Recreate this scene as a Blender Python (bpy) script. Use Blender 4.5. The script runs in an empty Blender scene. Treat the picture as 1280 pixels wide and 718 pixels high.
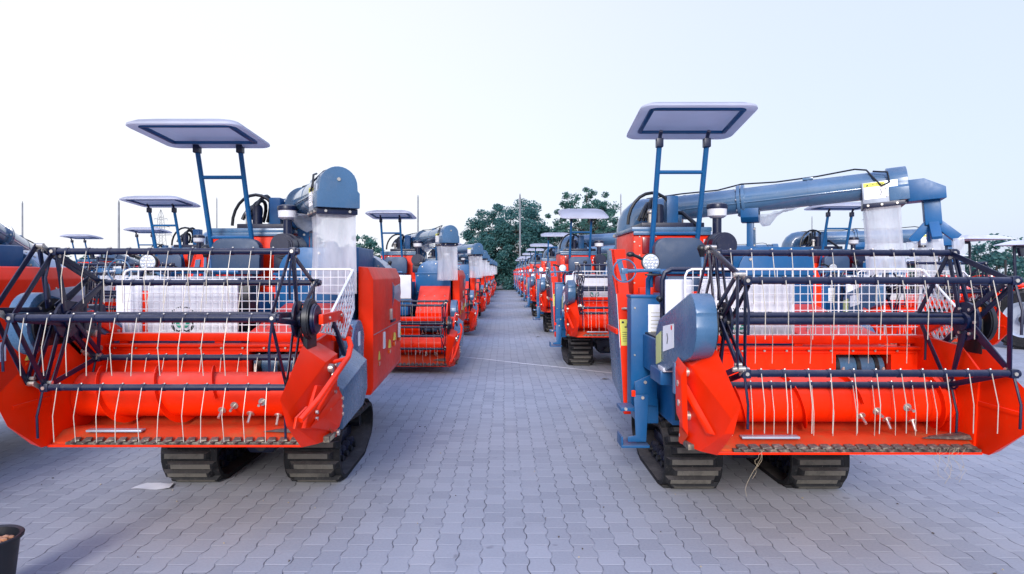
import bpy, bmesh, math, random
from mathutils import Vector, Matrix, Quaternion
R_ = math.radians
random.seed(7)
scene = bpy.context.scene
COL = scene.collection

# ------------------------------------------------------------------ materials
def nt_new(name):
    m = bpy.data.materials.new(name); m.use_nodes = True
    return m, m.node_tree, m.node_tree.nodes['Principled BSDF']

def paint(name, col, rough=0.35, metal=0.0, spec=0.5, dirt=0.12, dirtcol=(0.16, 0.14, 0.12), scale=6.0, coat=0.0, bump=0.0, speck=(.34, .31, .28), dust=None):
    m, nt, b = nt_new(name)
    N = nt.nodes; L = nt.links
    tc = N.new('ShaderNodeTexCoord')
    oi = N.new('ShaderNodeObjectInfo')
    add = N.new('ShaderNodeVectorMath'); add.operation = 'ADD'
    L.new(tc.outputs['Object'], add.inputs[0]); L.new(oi.outputs['Random'], add.inputs[1])
    n1 = N.new('ShaderNodeTexNoise'); n1.inputs['Scale'].default_value = scale; n1.inputs['Detail'].default_value = 6; n1.inputs['Roughness'].default_value = 0.65
    L.new(add.outputs[0], n1.inputs['Vector'])
    ramp = N.new('ShaderNodeMapRange'); ramp.inputs['From Min'].default_value = 0.5; ramp.inputs['From Max'].default_value = 0.78
    ramp.inputs['To Min'].default_value = 0.0; ramp.inputs['To Max'].default_value = dirt
    L.new(n1.outputs['Fac'], ramp.inputs['Value'])
    mix = N.new('ShaderNodeMix'); mix.data_type = 'RGBA'
    mix.inputs['A'].default_value = (*col, 1); mix.inputs['B'].default_value = (*dirtcol, 1)
    L.new(ramp.outputs['Result'], mix.inputs['Factor'])
    n4 = N.new('ShaderNodeTexNoise'); n4.inputs['Scale'].default_value = 55; n4.inputs['Detail'].default_value = 8; n4.inputs['Roughness'].default_value = .75
    mp = N.new('ShaderNodeMapping'); mp.inputs['Scale'].default_value = (1, 1, .35); L.new(add.outputs[0], mp.inputs['Vector']); L.new(mp.outputs[0], n4.inputs['Vector'])
    r4 = N.new('ShaderNodeMapRange'); r4.inputs['From Min'].default_value = .57; r4.inputs['From Max'].default_value = .74; r4.inputs['To Max'].default_value = min(.45, dirt * (1.0 if sum(col) < .6 else 1.8))
    L.new(n4.outputs['Fac'], r4.inputs['Value'])
    mixb = N.new('ShaderNodeMix'); mixb.data_type = 'RGBA'; mixb.inputs['B'].default_value = (*speck, 1)
    L.new(r4.outputs['Result'], mixb.inputs['Factor']); L.new(mix.outputs['Result'], mixb.inputs['A'])
    n5 = N.new('ShaderNodeTexNoise'); n5.inputs['Scale'].default_value = 1.7; n5.inputs['Detail'].default_value = 3; L.new(add.outputs[0], n5.inputs['Vector'])
    r5 = N.new('ShaderNodeMapRange'); r5.inputs['From Min'].default_value = .3; r5.inputs['From Max'].default_value = .7; r5.inputs['To Min'].default_value = .74; r5.inputs['To Max'].default_value = 1.12
    L.new(n5.outputs['Fac'], r5.inputs['Value'])
    gn = N.new('ShaderNodeNewGeometry'); sn = N.new('ShaderNodeSeparateXYZ'); L.new(gn.outputs['Normal'], sn.inputs[0])
    r6 = N.new('ShaderNodeMapRange'); r6.inputs['From Min'].default_value = .35; r6.inputs['From Max'].default_value = .95; r6.inputs['To Max'].default_value = (min(.32, dirt * 2) if dust is None else dust)
    L.new(sn.outputs['Z'], r6.inputs['Value'])
    m6 = N.new('ShaderNodeMath'); m6.operation = 'MULTIPLY'; L.new(r6.outputs[0], m6.inputs[0]); L.new(n1.outputs['Fac'], m6.inputs[1])
    mixd = N.new('ShaderNodeMix'); mixd.data_type = 'RGBA'; mixd.inputs['B'].default_value = (.52, .46, .43, 1); L.new(m6.outputs[0], mixd.inputs['Factor']); L.new(mixb.outputs['Result'], mixd.inputs['A'])
    hsv = N.new('ShaderNodeHueSaturation'); L.new(r5.outputs['Result'], hsv.inputs['Value']); L.new(mixd.outputs['Result'], hsv.inputs['Color'])
    L.new(hsv.outputs['Color'], b.inputs['Base Color'])
    n2 = N.new('ShaderNodeTexNoise'); n2.inputs['Scale'].default_value = scale * 3.1; n2.inputs['Detail'].default_value = 4
    L.new(add.outputs[0], n2.inputs['Vector'])
    mr = N.new('ShaderNodeMapRange'); mr.inputs['To Min'].default_value = max(0.05, rough - 0.12); mr.inputs['To Max'].default_value = min(1, rough + 0.16)
    L.new(n2.outputs['Fac'], mr.inputs['Value']); L.new(mr.outputs['Result'], b.inputs['Roughness'])
    b.inputs['Metallic'].default_value = metal
    b.inputs['Specular IOR Level'].default_value = spec
    b.inputs['Coat Weight'].default_value = coat
    b.inputs['Coat Roughness'].default_value = 0.12
    if bump:
        bp = N.new('ShaderNodeBump'); bp.inputs['Strength'].default_value = bump; bp.inputs['Distance'].default_value = 0.02
        n3 = N.new('ShaderNodeTexNoise'); n3.inputs['Scale'].default_value = 2.2; n3.inputs['Detail'].default_value = 2
        L.new(add.outputs[0], n3.inputs['Vector'])
        L.new(n3.outputs['Fac'], bp.inputs['Height']); L.new(bp.outputs['Normal'], b.inputs['Normal'])
    return m

M = {}
M['red'] = paint('red_paint', (0.92, 0.026, 0.001), 0.38, spec=.15, dirt=0.13, dirtcol=(0.36, 0.05, 0.012), bump=0.07, speck=(.55, .15, .06))
M['redworn'] = paint('worn_red_floor', (0.60, 0.045, 0.008), 0.5, spec=.2, dirt=0.85, dirtcol=(0.30, 0.11, 0.03), scale=7, speck=(.34, .17, .06), dust=.04)
M['blue'] = paint('blue_paint', (0.004, 0.085, 0.235), 0.36, spec=.35, dirt=0.12, dirtcol=(0.10, 0.14, 0.2), bump=0.05)
M['navy'] = paint('navy_paint', (0.0015, 0.007, 0.036), 0.36, spec=.4, dirt=0.14, dirtcol=(0.06, 0.06, 0.07), scale=14)
M['grey'] = paint('grey_blue_paint', (0.050, 0.125, 0.235), 0.26, spec=.5, dirt=0.14, dirtcol=(0.3, 0.3, 0.32), bump=0.06)
M['tube'] = paint('glossy_grey_blue_paint', (0.055, 0.13, 0.235), 0.2, coat=.8, dirt=0.14, dirtcol=(0.3, 0.3, 0.32), bump=0.05)
M['pale'] = paint('pale_grey_metal', (0.42, 0.47, 0.55), 0.32, metal=0.35, dirt=0.2, bump=0.05)
M['seat'] = paint('seat_vinyl', (0.013, 0.045, 0.11), 0.5, dirt=0.2, dirtcol=(.06, .1, .16), scale=4)
M['white'] = paint('white_plastic', (0.66, 0.67, 0.72), 0.45, dirt=0.12, dirtcol=(.4, .38, .36))
M['roof'] = paint('roof_plastic', (0.60, 0.62, 0.70), 0.5, dirt=0.15, dirtcol=(.36, .35, .36))
_n = M['roof'].node_tree; _b = _n.nodes['Principled BSDF']
_t = _n.nodes.new('ShaderNodeBsdfTranslucent'); _t.inputs['Color'].default_value = (.74, .76, .84, 1); _m = _n.nodes.new('ShaderNodeMixShader'); _m.inputs[0].default_value = .5
_n.links.new(_b.outputs[0], _m.inputs[1]); _n.links.new(_t.outputs[0], _m.inputs[2]); _n.links.new(_m.outputs[0], _n.nodes['Material Output'].inputs['Surface'])
M['wire'] = paint('white_wire', (0.78, 0.78, 0.80), 0.4, dirt=0.1)
M['zinc'] = paint('zinc_steel', (0.62, 0.58, 0.52), 0.33, metal=0.75, dirt=0.4, dirtcol=(.25, .16, .09), scale=25)
M['tine'] = paint('tine_wire', (0.58, 0.53, 0.45), 0.36, metal=0.35, dirt=0.4, dirtcol=(.36, .26, .15), scale=12)
M['knife'] = paint('knife_steel', (0.09, 0.075, 0.06), 0.5, metal=0.4, dirt=0.9, dirtcol=(.5, .42, .3), scale=24)
M['rubber'] = paint('track_rubber', (0.011, 0.012, 0.015), 0.7, spec=.3, dirt=0.35, dirtcol=(.08, .075, .065), scale=8)
M['lug'] = paint('dusty_lug_rubber', (0.14, 0.13, 0.11), 0.85, dirt=0.85, dirtcol=(.03, .03, .03), scale=11)
M['black'] = paint('black_plastic', (0.006, 0.008, 0.013), 0.4, dirt=0.05, dirtcol=(.06, .06, .06))
M['paper'] = paint('white_paper', (0.86, 0.86, 0.88), 0.7, dirt=0.02)
M['yellow'] = paint('yellow_sticker', (0.72, 0.70, 0.10), 0.5, dirt=0.1)
M['paleyellow'] = paint('faded_yellow_sticker', (0.55, 0.60, 0.25), 0.5, dirt=0.1)
M['ink'] = paint('dark_ink', (0.02, 0.03, 0.035), 0.6, dirt=0)
M['green'] = paint('green_ink', (0.015, 0.25, 0.17), 0.6, dirt=0)
M['tanink'] = paint('tan_ink', (0.42, 0.38, 0.22), 0.6, dirt=0)
M['orange'] = paint('orange_reflector', (0.8, 0.16, 0.02), 0.2, dirt=0.05)
M['lamp'] = paint('dark_red_lens', (0.22, 0.02, 0.03), 0.15, dirt=0.1)
M['led'] = paint('led_lens', (0.75, 0.76, 0.78), 0.12, metal=0.3, dirt=0.05)
M['straw'] = paint('dry_straw', (0.45, 0.37, 0.24), 0.8, dirt=0.2)
M['bark'] = paint('bark', (0.07, 0.055, 0.045), 0.9, dirt=0.4, dirtcol=(.12, .1, .08), scale=5)
M['pole'] = paint('galvanised_pole', (0.22, 0.23, 0.25), 0.6, metal=.3, dirt=.3)
M['soil'] = paint('dry_soil', (0.16, 0.08, 0.045), 0.95, dirt=.5, dirtcol=(.3, .14, .06), scale=30)
M['clay'] = paint('orange_clay', (0.40, 0.16, 0.06), 0.9, dirt=.3, scale=30)

def plastic_film():
    m, nt, b = nt_new('clear_plastic_film')
    N = nt.nodes; L = nt.links
    out = N['Material Output']
    tr = N.new('ShaderNodeBsdfTransparent'); tr.inputs['Color'].default_value = (.93, .95, .97, 1)
    b.inputs['Base Color'].default_value = (.86, .87, .90, 1); b.inputs['Roughness'].default_value = 0.16
    tl = N.new('ShaderNodeBsdfTranslucent'); tl.inputs['Color'].default_value = (.92, .93, .95, 1)
    m1 = N.new('ShaderNodeMixShader'); m1.inputs[0].default_value = .5
    L.new(b.outputs[0], m1.inputs[1]); L.new(tl.outputs[0], m1.inputs[2])
    tc = N.new('ShaderNodeTexCoord')
    mp = N.new('ShaderNodeMapping'); mp.inputs['Scale'].default_value = (7, 7, 1.3)
    L.new(tc.outputs['Object'], mp.inputs['Vector'])
    n = N.new('ShaderNodeTexNoise'); n.inputs['Scale'].default_value = 1.6; n.inputs['Detail'].default_value = 5
    L.new(mp.outputs[0], n.inputs['Vector'])
    mr = N.new('ShaderNodeMapRange'); mr.inputs['From Min'].default_value = .35; mr.inputs['From Max'].default_value = .7
    mr.inputs['To Min'].default_value = .34; mr.inputs['To Max'].default_value = .62
    L.new(n.outputs['Fac'], mr.inputs['Value'])
    bp = N.new('ShaderNodeBump'); bp.inputs['Strength'].default_value = .5; bp.inputs['Distance'].default_value = .03
    L.new(n.outputs['Fac'], bp.inputs['Height']); L.new(bp.outputs[0], b.inputs['Normal'])
    m2 = N.new('ShaderNodeMixShader')
    L.new(mr.outputs[0], m2.inputs[0]); L.new(tr.outputs[0], m2.inputs[1]); L.new(m1.outputs[0], m2.inputs[2])
    L.new(m2.outputs[0], out.inputs['Surface'])
    return m
M['film'] = plastic_film()

def leaf_mat(name, c1, c2):
    m, nt, b = nt_new(name)
    N = nt.nodes; L = nt.links
    geo = N.new('ShaderNodeNewGeometry')
    mix = N.new('ShaderNodeMix'); mix.data_type = 'RGBA'
    mix.inputs['A'].default_value = (*c1, 1); mix.inputs['B'].default_value = (*c2, 1)
    L.new(geo.outputs['Random Per Island'], mix.inputs['Factor'])
    L.new(mix.outputs['Result'], b.inputs['Base Color'])
    b.inputs['Roughness'].default_value = 0.55
    tl = N.new('ShaderNodeBsdfTranslucent'); L.new(mix.outputs['Result'], tl.inputs['Color'])
    ms = N.new('ShaderNodeMixShader'); ms.inputs[0].default_value = .42
    L.new(b.outputs[0], ms.inputs[1]); L.new(tl.outputs[0], ms.inputs[2])
    L.new(ms.outputs[0], N['Material Output'].inputs['Surface'])
    return m
M['leaf'] = leaf_mat('leaf_dark', (.03, .125, .13), (.07, .18, .165))
M['leaf2'] = leaf_mat('leaf_mid', (.04, .14, .125), (.08, .19, .15))

def paver_mat():
    m, nt, b = nt_new('interlocking_pavers')
    N = nt.nodes; L = nt.links
    def mth(op, a, bb=None, c=None, clamp=False):
        n = N.new('ShaderNodeMath'); n.operation = op; n.use_clamp = clamp
        for i, v in enumerate((a, bb, c)):
            if v is None: continue
            if isinstance(v, (int, float)): n.inputs[i].default_value = v
            else: L.new(v, n.inputs[i])
        return n.outputs[0]
    geo = N.new('ShaderNodeNewGeometry')
    sep = N.new('ShaderNodeSeparateXYZ'); L.new(geo.outputs['Position'], sep.inputs[0])
    wob = N.new('ShaderNodeTexNoise'); wob.inputs['Scale'].default_value = 0.55; wob.inputs['Detail'].default_value = 2
    L.new(geo.outputs['Position'], wob.inputs['Vector'])
    wv = mth('MULTIPLY', mth('SUBTRACT', wob.outputs['Fac'], .5), .05)
    X = mth('ADD', sep.outputs['X'], wv); Y = mth('ADD', sep.outputs['Y'], wv)
    W, H, A = 0.148, 0.19, 0.008
    k = mth('ROUND', mth('DIVIDE', X, W))
    par = mth('MULTIPLY_ADD', mth('FLOORED_MODULO', k, 2), -2, 1)         # +1 / -1
    t = mth('PINGPONG', mth('DIVIDE', Y, H), .5)                         # 0..0.5
    tri = mth('MULTIPLY_ADD', t, 4, -1)                                  # -1..1
    trc = mth('MINIMUM', mth('MAXIMUM', mth('MULTIPLY', tri, 1.9), -1), 1)
    disp = mth('MULTIPLY', mth('MULTIPLY', trc, par), A)
    bx = mth('ADD', mth('MULTIPLY', k, W), disp)
    dx = mth('SUBTRACT', X, bx)
    adx = mth('ABSOLUTE', dx)
    col = mth('SUBTRACT', k, mth('LESS_THAN', dx, 0))
    cp = mth('FLOORED_MODULO', col, 2)
    v = mth('ADD', mth('DIVIDE', Y, H), mth('MULTIPLY', cp, .5))
    v = mth('ADD', v, .25)
    row = mth('FLOOR', v)
    fv = mth('FRACT', v)
    dy = mth('MULTIPLY', mth('MINIMUM', fv, mth('SUBTRACT', 1, fv)), H)
    d = mth('MINIMUM', adx, dy)
    jx = N.new('ShaderNodeMapRange'); jx.interpolation_type = 'SMOOTHSTEP'
    jx.inputs['From Min'].default_value = .0015; jx.inputs['From Max'].default_value = .006; L.new(adx, jx.inputs['Value'])
    joint = N.new('ShaderNodeMapRange'); joint.interpolation_type = 'SMOOTHSTEP'
    joint.inputs['From Min'].default_value = .0015; joint.inputs['From Max'].default_value = .0055
    L.new(d, joint.inputs['Value'])
    cmb = N.new('ShaderNodeCombineXYZ'); L.new(col, cmb.inputs[0]); L.new(row, cmb.inputs[1])
    wn = N.new('ShaderNodeTexWhiteNoise'); wn.noise_dimensions = '2D'; L.new(cmb.outputs[0], wn.inputs['Vector'])
    big = N.new('ShaderNodeTexNoise'); big.inputs['Scale'].default_value = 0.45; big.inputs['Detail'].default_value = 5
    L.new(geo.outputs['Position'], big.inputs['Vector'])
    fine = N.new('ShaderNodeTexNoise'); fine.inputs['Scale'].default_value = 60; fine.inputs['Detail'].default_value = 4
    L.new(geo.outputs['Position'], fine.inputs['Vector'])
    val = mth('ADD', mth('MULTIPLY', wn.outputs['Value'], .22), mth('ADD', mth('MULTIPLY', big.outputs['Fac'], .55), mth('MULTIPLY', fine.outputs['Fac'], .35)))
    ramp = N.new('ShaderNodeValToRGB')
    ramp.color_ramp.elements[0].position = .28; ramp.color_ramp.elements[0].color = (.262, .275, .308, 1)
    ramp.color_ramp.elements[1].position = .85; ramp.color_ramp.elements[1].color = (.425, .435, .468, 1)
    L.new(val, ramp.inputs[0])
    mix = N.new('ShaderNodeMix'); mix.data_type = 'RGBA'
    jn = N.new('ShaderNodeTexNoise'); jn.inputs['Scale'].default_value = 11.0; L.new(geo.outputs['Position'], jn.inputs['Vector'])
    jr = N.new('ShaderNodeValToRGB')
    jr.color_ramp.elements[0].position = .40; jr.color_ramp.elements[0].color = (.115, .118, .135, 1)
    jr.color_ramp.elements[1].position = .60; jr.color_ramp.elements[1].color = (.34, .36, .40, 1)
    L.new(jn.outputs['Fac'], jr.inputs[0])
    jy = N.new('ShaderNodeMix'); jy.data_type = 'RGBA'; jy.inputs['A'].default_value = (.48, .49, .52, 1)
    L.new(joint.outputs[0], jy.inputs['Factor']); L.new(ramp.outputs[0], jy.inputs['B'])
    L.new(jx.outputs[0], mix.inputs['Factor']); L.new(jr.outputs[0], mix.inputs['A']); L.new(jy.outputs['Result'], mix.inputs['B'])
    # dark stains
    st = N.new('ShaderNodeTexNoise'); st.inputs['Scale'].default_value = 1.7; st.inputs['Detail'].default_value = 3
    L.new(geo.outputs['Position'], st.inputs['Vector'])
    sm = N.new('ShaderNodeMapRange'); sm.inputs['From Min'].default_value = .62; sm.inputs['From Max'].default_value = .76; sm.inputs['To Max'].default_value = .22
    L.new(st.outputs['Fac'], sm.inputs['Value'])
    mx2 = N.new('ShaderNodeMix'); mx2.data_type = 'RGBA'; mx2.inputs['B'].default_value = (.15, .155, .17, 1)
    L.new(sm.outputs[0], mx2.inputs['Factor']); L.new(mix.outputs['Result'], mx2.inputs['A'])
    sp = N.new('ShaderNodeTexNoise'); sp.inputs['Scale'].default_value = 7.5; sp.inputs['Detail'].default_value = 2; L.new(geo.outputs['Position'], sp.inputs['Vector'])
    sm2 = N.new('ShaderNodeMapRange'); sm2.inputs['From Min'].default_value = .70; sm2.inputs['From Max'].default_value = .76; sm2.inputs['To Max'].default_value = .38; L.new(sp.outputs['Fac'], sm2.inputs['Value'])
    mx3 = N.new('ShaderNodeMix'); mx3.data_type = 'RGBA'; mx3.inputs['B'].default_value = (.10, .10, .115, 1); L.new(sm2.outputs[0], mx3.inputs['Factor']); L.new(mx2.outputs['Result'], mx3.inputs['A'])
    sw = N.new('ShaderNodeTexNoise'); sw.inputs['Scale'].default_value = .9; sw.inputs['Detail'].default_value = 6; mpw = N.new('ShaderNodeMapping'); mpw.inputs['Scale'].default_value = (2.2, .22, 1); L.new(geo.outputs['Position'], mpw.inputs['Vector']); L.new(mpw.outputs[0], sw.inputs['Vector'])
    sm3 = N.new('ShaderNodeMapRange'); sm3.inputs['From Min'].default_value = .55; sm3.inputs['From Max'].default_value = .72; sm3.inputs['To Max'].default_value = .22; L.new(sw.outputs['Fac'], sm3.inputs['Value'])
    mx4 = N.new('ShaderNodeMix'); mx4.data_type = 'RGBA'; mx4.inputs['B'].default_value = (.52, .48, .44, 1); L.new(sm3.outputs[0], mx4.inputs['Factor']); L.new(mx3.outputs['Result'], mx4.inputs['A'])
    L.new(mx4.outputs['Result'], b.inputs['Base Color'])
    b.inputs['Roughness'].default_value = .78; b.inputs['Specular IOR Level'].default_value = .35
    bp = N.new('ShaderNodeBump'); bp.inputs['Strength'].default_value = .6; bp.inputs['Distance'].default_value = .006
    hh = mth('ADD', joint.outputs[0], mth('ADD', mth('MULTIPLY', wn.outputs['Value'], .35), mth('MULTIPLY', fine.outputs['Fac'], .25)))
    L.new(hh, bp.inputs['Height']); L.new(bp.outputs[0], b.inputs['Normal'])
    return m
M['paver'] = paver_mat()

# ------------------------------------------------------------------ mesh builder
class MB:
    def __init__(self):
        self.bm = bmesh.new(); self.mi = 0; self.mats = []
    def mat(self, name):
        if name not in self.mats: self.mats.append(name)
        self.mi = self.mats.index(name); return self
    def _join(self, b2):
        if not self.mats: self.mats = ['red']
        for f in b2.faces: f.material_index = self.mi
        bmesh.ops.recalc_face_normals(b2, faces=b2.faces)
        tmp = bpy.data.meshes.new('tmp'); b2.to_mesh(tmp); b2.free()
        self.bm.from_mesh(tmp); bpy.data.meshes.remove(tmp)
        return self
    def _bevel(self, b2, bev, seg=2):
        if bev > 0:
            bmesh.ops.bevel(b2, geom=list(b2.edges), offset=bev, segments=seg, affect='EDGES', profile=.6)
    def box(self, x0, x1, y0, y1, z0, z1, bev=.006, mtx=None):
        b2 = bmesh.new()
        c = Vector(((x0 + x1) / 2, (y0 + y1) / 2, (z0 + z1) / 2))
        bmesh.ops.create_cube(b2, size=1)
        for v in b2.verts: v.co = Vector((v.co.x * (x1 - x0), v.co.y * (y1 - y0), v.co.z * (z1 - z0)))
        self._bevel(b2, min(bev, .4 * min(abs(x1 - x0), abs(y1 - y0), abs(z1 - z0))))
        for v in b2.verts:
            if mtx is not None: v.co = mtx @ v.co
            v.co += c
        return self._join(b2)
    def loft(self, A, B, bev=.005):
        """two matching 3-D polygons joined into a solid"""
        b2 = bmesh.new()
        va = [b2.verts.new(p) for p in A]; vb = [b2.verts.new(p) for p in B]
        b2.faces.new(va); b2.faces.new(list(reversed(vb)))
        n = len(va)
        for i in range(n): b2.faces.new((va[i], vb[i], vb[(i + 1) % n], va[(i + 1) % n]))
        bmesh.ops.recalc_face_normals(b2, faces=b2.faces)
        self._bevel(b2, bev)
        return self._join(b2)
    def prism(self, poly, axis, a0, a1, bev=.005):
        def p3(p, a):
            if axis == 'x': return (a, p[0], p[1])
            if axis == 'y': return (p[0], a, p[1])
            return (p[0], p[1], a)
        return self.loft([p3(p, a0) for p in poly], [p3(p, a1) for p in poly], bev)
    def plate(self, pts, t, bev=.002):
        pts = [Vector(p) for p in pts]
        n = (pts[1] - pts[0]).cross(pts[2] - pts[0]).normalized() * (t / 2)
        return self.loft([p - n for p in pts], [p + n for p in pts], bev)
    def tube(self, pts, r, n=8, closed=False, flat=None):
        pts = [Vector(p) for p in pts]; b2 = bmesh.new(); rings = []
        m = len(pts); prev = None
        for i, p in enumerate(pts):
            if closed: t = (pts[(i + 1) % m] - pts[i - 1]).normalized()
            elif i == 0: t = (pts[1] - pts[0]).normalized()
            elif i == m - 1: t = (pts[-1] - pts[-2]).normalized()
            else: t = ((pts[i + 1] - p).normalized() + (p - pts[i - 1]).normalized()).normalized()
            if prev is None:
                a = Vector((0, 0, 1)) if abs(t.z) < .9 else Vector((1, 0, 0))
                u = t.cross(a).normalized()
            else:
                u = (prev - t * prev.dot(t)).normalized()
            prev = u; w = t.cross(u)
            rr = r[i] if isinstance(r, (list, tuple)) else r
            rings.append([b2.verts.new(p + (u * math.cos(2 * math.pi * k / n) + w * math.sin(2 * math.pi * k / n)) * rr) for k in range(n)])
        for i in range(m if closed else m - 1):
            a = rings[i]; b = rings[(i + 1) % m]
            for k in range(n): b2.faces.new((a[k], a[(k + 1) % n], b[(k + 1) % n], b[k]))
        if not closed:
            b2.faces.new(list(reversed(rings[0]))); b2.faces.new(rings[-1])
        return self._join(b2)
    def cyl(self, p0, p1, r, n=24, r2=None, bev=0):
        p0 = Vector(p0); p1 = Vector(p1); b2 = bmesh.new()
        h = (p1 - p0).length
        bmesh.ops.create_cone(b2, cap_ends=True, segments=n, radius1=r, radius2=r if r2 is None else r2, depth=h)
        if bev:
            ed = [e for e in b2.edges if len(e.link_faces) == 2 and any(len(f.verts) > 4 for f in e.link_faces)]
            bmesh.ops.bevel(b2, geom=ed, offset=bev, segments=2, affect='EDGES')
        q = Vector((0, 0, 1)).rotation_difference((p1 - p0).normalized())
        for v in b2.verts: v.co = q @ v.co + (p0 + p1) / 2
        return self._join(b2)
    def ball(self, c, r, sc=(1, 1, 1), seg=14):
        b2 = bmesh.new(); bmesh.ops.create_uvsphere(b2, u_segments=seg, v_segments=seg // 2 + 1, radius=r)
        for v in b2.verts: v.co = Vector((v.co.x * sc[0], v.co.y * sc[1], v.co.z * sc[2])) + Vector(c)
        return self._join(b2)
    def lathe(self, prof, c, axis='z', n=28, caps=True):
        b2 = bmesh.new(); rings = []
        for r, t in prof:
            ring = []
            for k in range(n):
                a = 2 * math.pi * k / n; u, w = r * math.cos(a), r * math.sin(a)
                p = {'z': (u, w, t), 'y': (u, t, w), 'x': (t, u, w)}[axis]
                ring.append(b2.verts.new(Vector(p) + Vector(c)))
            rings.append(ring)
        for a, b in zip(rings, rings[1:]):
            for k in range(n): b2.faces.new((a[k], a[(k + 1) % n], b[(k + 1) % n], b[k]))
        if caps: b2.faces.new(list(reversed(rings[0]))); b2.faces.new(rings[-1])
        return self._join(b2)
    def bar(self, p0, p1, w, t, up=(1, 0, 0), bev=.003):
        """flat bar: width w across, thickness t along 'up'"""
        p0 = Vector(p0); p1 = Vector(p1); d = (p1 - p0).normalized()
        u = Vector(up); u = (u - d * u.dot(d)).normalized(); s = d.cross(u)
        A = [p0 + s * (w / 2) * a + u * (t / 2) * b for a, b in ((1, 1), (1, -1), (-1, -1), (-1, 1))]
        return self.loft(A, [q + (p1 - p0) for q in A], bev)
    def bolts(self, pts, axis, r=.012, h=.012):
        ax = Vector(axis)
        for p in pts: self.cyl(Vector(p) - ax * .002, Vector(p) + ax * h, r, n=6)
        return self
    def text(self, s, size, mtx, bold=0.0):
        cu = bpy.data.curves.new('t', 'FONT'); cu.body = s; cu.size = size; cu.align_x = 'CENTER'; cu.align_y = 'CENTER'
        cu.extrude = .0006; cu.offset = bold; cu.resolution_u = 3
        o = bpy.data.objects.new('t', cu); COL.objects.link(o)
        dg = bpy.context.evaluated_depsgraph_get(); me = bpy.data.meshes.new_from_object(o.evaluated_get(dg))
        b2 = bmesh.new(); b2.from_mesh(me); bpy.data.meshes.remove(me)
        bpy.data.objects.remove(o); bpy.data.curves.remove(cu)
        for v in b2.verts: v.co = mtx @ v.co
        return self._join(b2)
    def mesh(self, name, angle=35):
        me = bpy.data.meshes.new(name)
        self.bm.to_mesh(me); self.bm.free()
        for mn in self.mats: me.materials.append(M[mn])
        me.polygons.foreach_set('use_smooth', [True] * len(me.polygons))
        me.set_sharp_from_angle(angle=R_(angle))
        return me
    def build(self, name, parent=None, loc=(0, 0, 0), angle=35):
        o = bpy.data.objects.new(name, self.mesh(name, angle)); COL.objects.link(o)
        o.location = loc
        if parent: o.parent = parent
        return o

def mb(mat): return MB().mat(mat)
def tag(o, label, cat, group=None, kind=None):
    o['label'] = label
    if cat: o['category'] = cat
    if group: o['group'] = group
    if kind: o['kind'] = kind
    return o
def empty(name, loc, rz=0.0):
    o = bpy.data.objects.new(name, None); COL.objects.link(o); o.location = loc; o.rotation_euler.z = rz
    o.empty_display_size = .3
    return o
KIDS = {}
def kids(o): return [c for c in bpy.data.objects if c.parent == o]
def copy_tree(o, parent=None, kidmap=None):
    if kidmap is None:
        kidmap = {}
        for c in bpy.data.objects:
            if c.parent: kidmap.setdefault(c.parent.name, []).append(c)
    c = o.copy(); COL.objects.link(c)
    if parent: c.parent = parent
    out = {o.name: c}
    for ch in kidmap.get(o.name, []): out.update(copy_tree(ch, c, kidmap))
    return out
FRONT = Matrix.Rotation(R_(90), 4, 'X')          # text facing -Y (towards the camera)
def arc(cx, cz, r, a0, a1, n): return [(cx + r * math.cos(R_(a0 + (a1 - a0) * i / n)), cz + r * math.sin(R_(a0 + (a1 - a0) * i / n))) for i in range(n + 1)]

# ------------------------------------------------------------------ the combine harvester, facing -Y
H = empty('combine_harvester', (0, 0, 0))

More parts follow.
